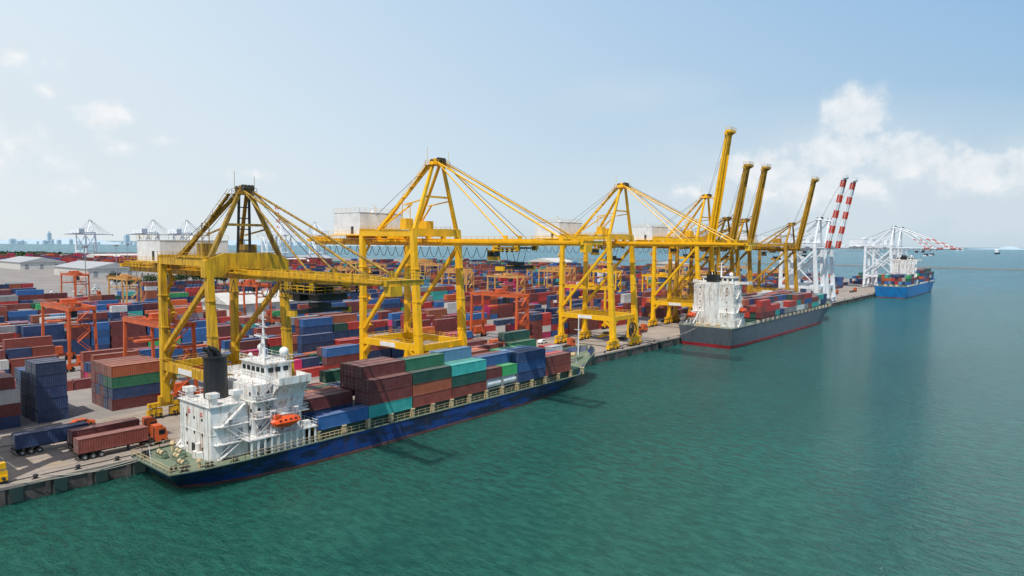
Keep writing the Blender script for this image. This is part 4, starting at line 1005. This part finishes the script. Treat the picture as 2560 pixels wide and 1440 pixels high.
for k in range(8):
    a=k*math.pi/4; mb.box(1.4*math.cos(a)-.35,1.4*math.cos(a)+.35,1.4*math.sin(a)-.35,1.4*math.sin(a)+.35,33.3,34)
LM=mesh_from('light_mast_body',mb,GRY)
for x,y in ((-160,120),(-340,150),(-430,200),(-480,260),(-560,330),(-620,280),(-700,350),(-860,330),(-250,330),(-160,420),(-400,470),(-310,600),(-100,560),(-480,620)):
    o=bpy.data.objects.new('light_mast',LM); COL.objects.link(o); o.location=(x,y,0); tag(o,'tall grey floodlight mast in the container yard','light mast','floodlight masts')
def tree(sd):
    random.seed(sd); r=thing('tree','green leafy tree beside the yard road','tree',(0,0,0),'trees beside the yard road')
    mb=M(); mb.cyl((0,0,0),(0,.1,3.5),.35,.22,n=8)
    tips=[]
    for k in range(6):
        a=k*1.05+random.random(); t=(math.cos(a)*2.6,math.sin(a)*2.6,5+random.random()*2.5); mb.cyl((0,.1,3),t,.15,.05,n=6); tips.append(t)
    emit('trunk',mb,BARK,r)
    mb=M()
    for t in tips+[(0,0,7.5),(0,0,6)]:
        for _ in range(70):
            d=Vector((random.gauss(0,1),random.gauss(0,1),random.gauss(0,.7))); c=Vector(t)+d; s=random.uniform(.25,.5)
            u=Vector((random.uniform(-1,1),random.uniform(-1,1),random.uniform(-.6,.6))).normalized(); w=u.orthogonal().normalized()
            mb.add([c-u*s-w*s,c+u*s-w*s*.6,c+u*s*.9+w*s,c-u*s*.8+w*s],[(0,1,2,3)])
    emit('crown',mb,LEAF,r); return r
t1=tree(1); t1.location=(-438,240,0); t2=tree(2); t2.location=(-446,252,0)
random.seed(5)
for k in range(14):
    s=copytree((t1,t2)[k%2],(-440-random.uniform(0,14),205+k*9+random.uniform(-3,3),0),random.random()*6); s.scale=[random.uniform(.8,1.5)]*3
mb=M()
for k in range(9000):
    x=-1500-random.random()*500; y=330+random.random()*250; z=abs(random.gauss(2,2)); s=random.uniform(1,2.6)
    u=Vector((random.uniform(-1,1),random.uniform(-1,1),random.uniform(-.5,.5))).normalized(); w=u.orthogonal().normalized(); c=Vector((x,y,z))
    mb.add([c-u*s-w*s,c+u*s-w*s,c+u*s+w*s,c-u*s+w*s],[(0,1,2,3)])
o=emit('far_woodland',mb,LEAF,recalc=False); tag(o,'dark green belt of distant trees by the shore','trees'); o['kind']='stuff'
# ------------------------------------------------------------------ world
sd=Vector((0.26,-0.50,1.0)).normalized()
SE=math.asin(sd.z); SR=math.atan2(sd.x,sd.y)
w=bpy.data.worlds.new('World'); sc.world=w; w.use_nodes=True; nt=w.node_tree
for n in list(nt.nodes): nt.nodes.remove(n)
out=N(nt,'ShaderNodeOutputWorld'); sky=N(nt,'ShaderNodeTexSky',sky_type='NISHITA'); sky.sun_disc=False; sky.sun_elevation=SE; sky.sun_rotation=SR
sky.air_density=1.0; sky.dust_density=1.5; sky.ozone_density=1.6
tc=N(nt,'ShaderNodeTexCoord'); sp=N(nt,'ShaderNodeSeparateXYZ'); nt.links.new(tc.outputs['Generated'],sp.inputs[0])
az=mth(nt,'MULTIPLY',mth(nt,'ARCTAN2',sp.outputs['X'],sp.outputs['Y']),57.2958); el=mth(nt,'MULTIPLY',mth(nt,'ARCSINE',sp.outputs['Z']),57.2958)
cv=N(nt,'ShaderNodeCombineXYZ'); nt.links.new(az,cv.inputs[0]); nt.links.new(el,cv.inputs[1])
n1=noise(nt,0.42,8,cv.outputs[0],0.54); n2=noise(nt,0.18,8,cv.outputs[0],0.55)
cv2=N(nt,'ShaderNodeVectorMath',operation='ADD'); nt.links.new(cv.outputs[0],cv2.inputs[0]); cv2.inputs[1].default_value=(0.3,0.7,0)
n1b=noise(nt,0.42,5,cv2.outputs[0],0.54)
def blobs(lst):
    acc=None
    for (a,e,ra,re,st) in lst:
        s1=N(nt,'ShaderNodeVectorMath',operation='SUBTRACT'); nt.links.new(cv.outputs[0],s1.inputs[0]); s1.inputs[1].default_value=(a,e,0)
        s2=N(nt,'ShaderNodeVectorMath',operation='MULTIPLY'); nt.links.new(s1.outputs[0],s2.inputs[0]); s2.inputs[1].default_value=(1/ra,1/re,0)
        s3=N(nt,'ShaderNodeVectorMath',operation='LENGTH'); nt.links.new(s2.outputs[0],s3.inputs[0])
        v=mth(nt,'MULTIPLY',mth(nt,'SUBTRACT',1.0,s3.outputs['Value'],True),st)
        acc=v if acc is None else mth(nt,'MAXIMUM',acc,v)
    return acc
hard=blobs([(-13.4,9.4,3.8,4.2,1.05),(-14.2,7.0,6.5,3.6,1.05),(-20,5.8,7,3.2,1.0),(-9.6,6.2,6.5,3.0,1),(-6,5.4,7,2.8,1.0),(-2.6,4.8,6.5,2.6,1.0),(2,4.6,6,2.5,.95),(-16,4.6,11,3.4,.95),(-26,4.4,5,1.8,.6),(-70.4,9,3.8,1.9,.78),(-75.5,12.3,5,2,.7),(-73.6,10,2.4,1.2,.62),(-66.8,7.4,2.4,1.0,.66),(-62.5,5.2,3.6,1.2,.68),(-59.4,5.2,2.6,1.0,.66),(-76,6,7.5,3.2,.7),(-70,6.6,4,1.5,.58),(-73,3.6,6,1.6,.58)])
soft=blobs([(-14,3.6,24,8,1.35),(-3,3.4,20,7,1.3),(-26,3.6,14,5,.85),(-38,3.4,12,3,.5),(-30,12,9,2.2,.5),(-24,9.5,8,2,.35),(-75,7,17,8,.95),(-64,4.5,16,4.6,.65),(-50,3,18,3.4,.55)])
hd=mth(nt,'ADD',hard,mth(nt,'MULTIPLY',mth(nt,'SUBTRACT',n1,0.5),1.35))
hm=N(nt,'ShaderNodeMapRange',interpolation_type='SMOOTHSTEP'); nt.links.new(hd,hm.inputs[0]); hm.inputs[1].default_value=.2; hm.inputs[2].default_value=.74
hmask=mth(nt,'MULTIPLY',hm.outputs[0],mth(nt,'MULTIPLY',hard,2.6,True))
smask=mth(nt,'MULTIPLY',mth(nt,'MULTIPLY',soft,1.4),mth(nt,'ADD',mth(nt,'MULTIPLY',n2,1.1),.15),True)
def mrange(v,a,b,c,d,sm=True):
    h=N(nt,'ShaderNodeMapRange'); 
    if sm: h.interpolation_type='SMOOTHSTEP'
    nt.links.new(v,h.inputs[0])
    for i,x in ((1,a),(2,b),(3,c),(4,d)): h.inputs[i].default_value=x
    return h.outputs[0]
fac=mrange(el,22,50,.88,.0)
lz=mrange(az,-84,-2,1,0,False)
up=mrange(el,0,22,0,1,False)
rc=mix(nt,up,(.47,.64,.75,1),(.25,.49,.80,1)); lc=mix(nt,up,(.90,.95,.97,1),(.78,.91,.99,1))
b1=N(nt,'ShaderNodeBackground'); nt.links.new(sky.outputs[0],b1.inputs[0]); b1.inputs[1].default_value=.12
b2=N(nt,'ShaderNodeBackground'); nt.links.new(mix(nt,lz,rc,lc),b2.inputs[0]); b2.inputs[1].default_value=1.0
shd=mth(nt,'ADD',mth(nt,'MULTIPLY',mth(nt,'SUBTRACT',n1,n1b),2.2),.68,True)
b3=N(nt,'ShaderNodeBackground'); nt.links.new(mix(nt,hmask,(.70,.78,.84,1),mix(nt,shd,(.66,.75,.82,1),(.95,.96,.97,1))),b3.inputs[0]); b3.inputs[1].default_value=.98
m1=N(nt,'ShaderNodeMixShader'); nt.links.new(fac,m1.inputs[0]); nt.links.new(b1.outputs[0],m1.inputs[1]); nt.links.new(b2.outputs[0],m1.inputs[2])
cm=mth(nt,'MAXIMUM',mth(nt,'MULTIPLY',hmask,.84),mth(nt,'MULTIPLY',smask,.7),True)
m2=N(nt,'ShaderNodeMixShader'); nt.links.new(cm,m2.inputs[0]); nt.links.new(m1.outputs[0],m2.inputs[1]); nt.links.new(b3.outputs[0],m2.inputs[2])
nt.links.new(m2.outputs[0],out.inputs[0])
L=bpy.data.lights.new('sun','SUN'); L.energy=4.0; L.angle=R(.5); L.color=(1,.95,.87); lo=bpy.data.objects.new('sun',L); COL.objects.link(lo)
lo.rotation_euler=(-sd).to_track_quat('-Z','Y').to_euler()
cd=bpy.data.cameras.new('camera'); cd.sensor_width=36; cd.lens=36*1700/2560; cd.clip_end=80000; cd.clip_start=.5
co=bpy.data.objects.new('camera',cd); COL.objects.link(co); co.location=CAM
p=R(3.77); fwd=FW*math.cos(p)+Vector((0,0,-math.sin(p))); q=fwd.to_track_quat('-Z','Y')
roll=Matrix.Rotation(R(0.45),4,'Z')
co.matrix_world=Matrix.Translation(CAM)@q.to_matrix().to_4x4()@roll
sc.camera=co
sc.view_settings.view_transform='Standard'; sc.view_settings.look='None'; sc.view_settings.exposure=0
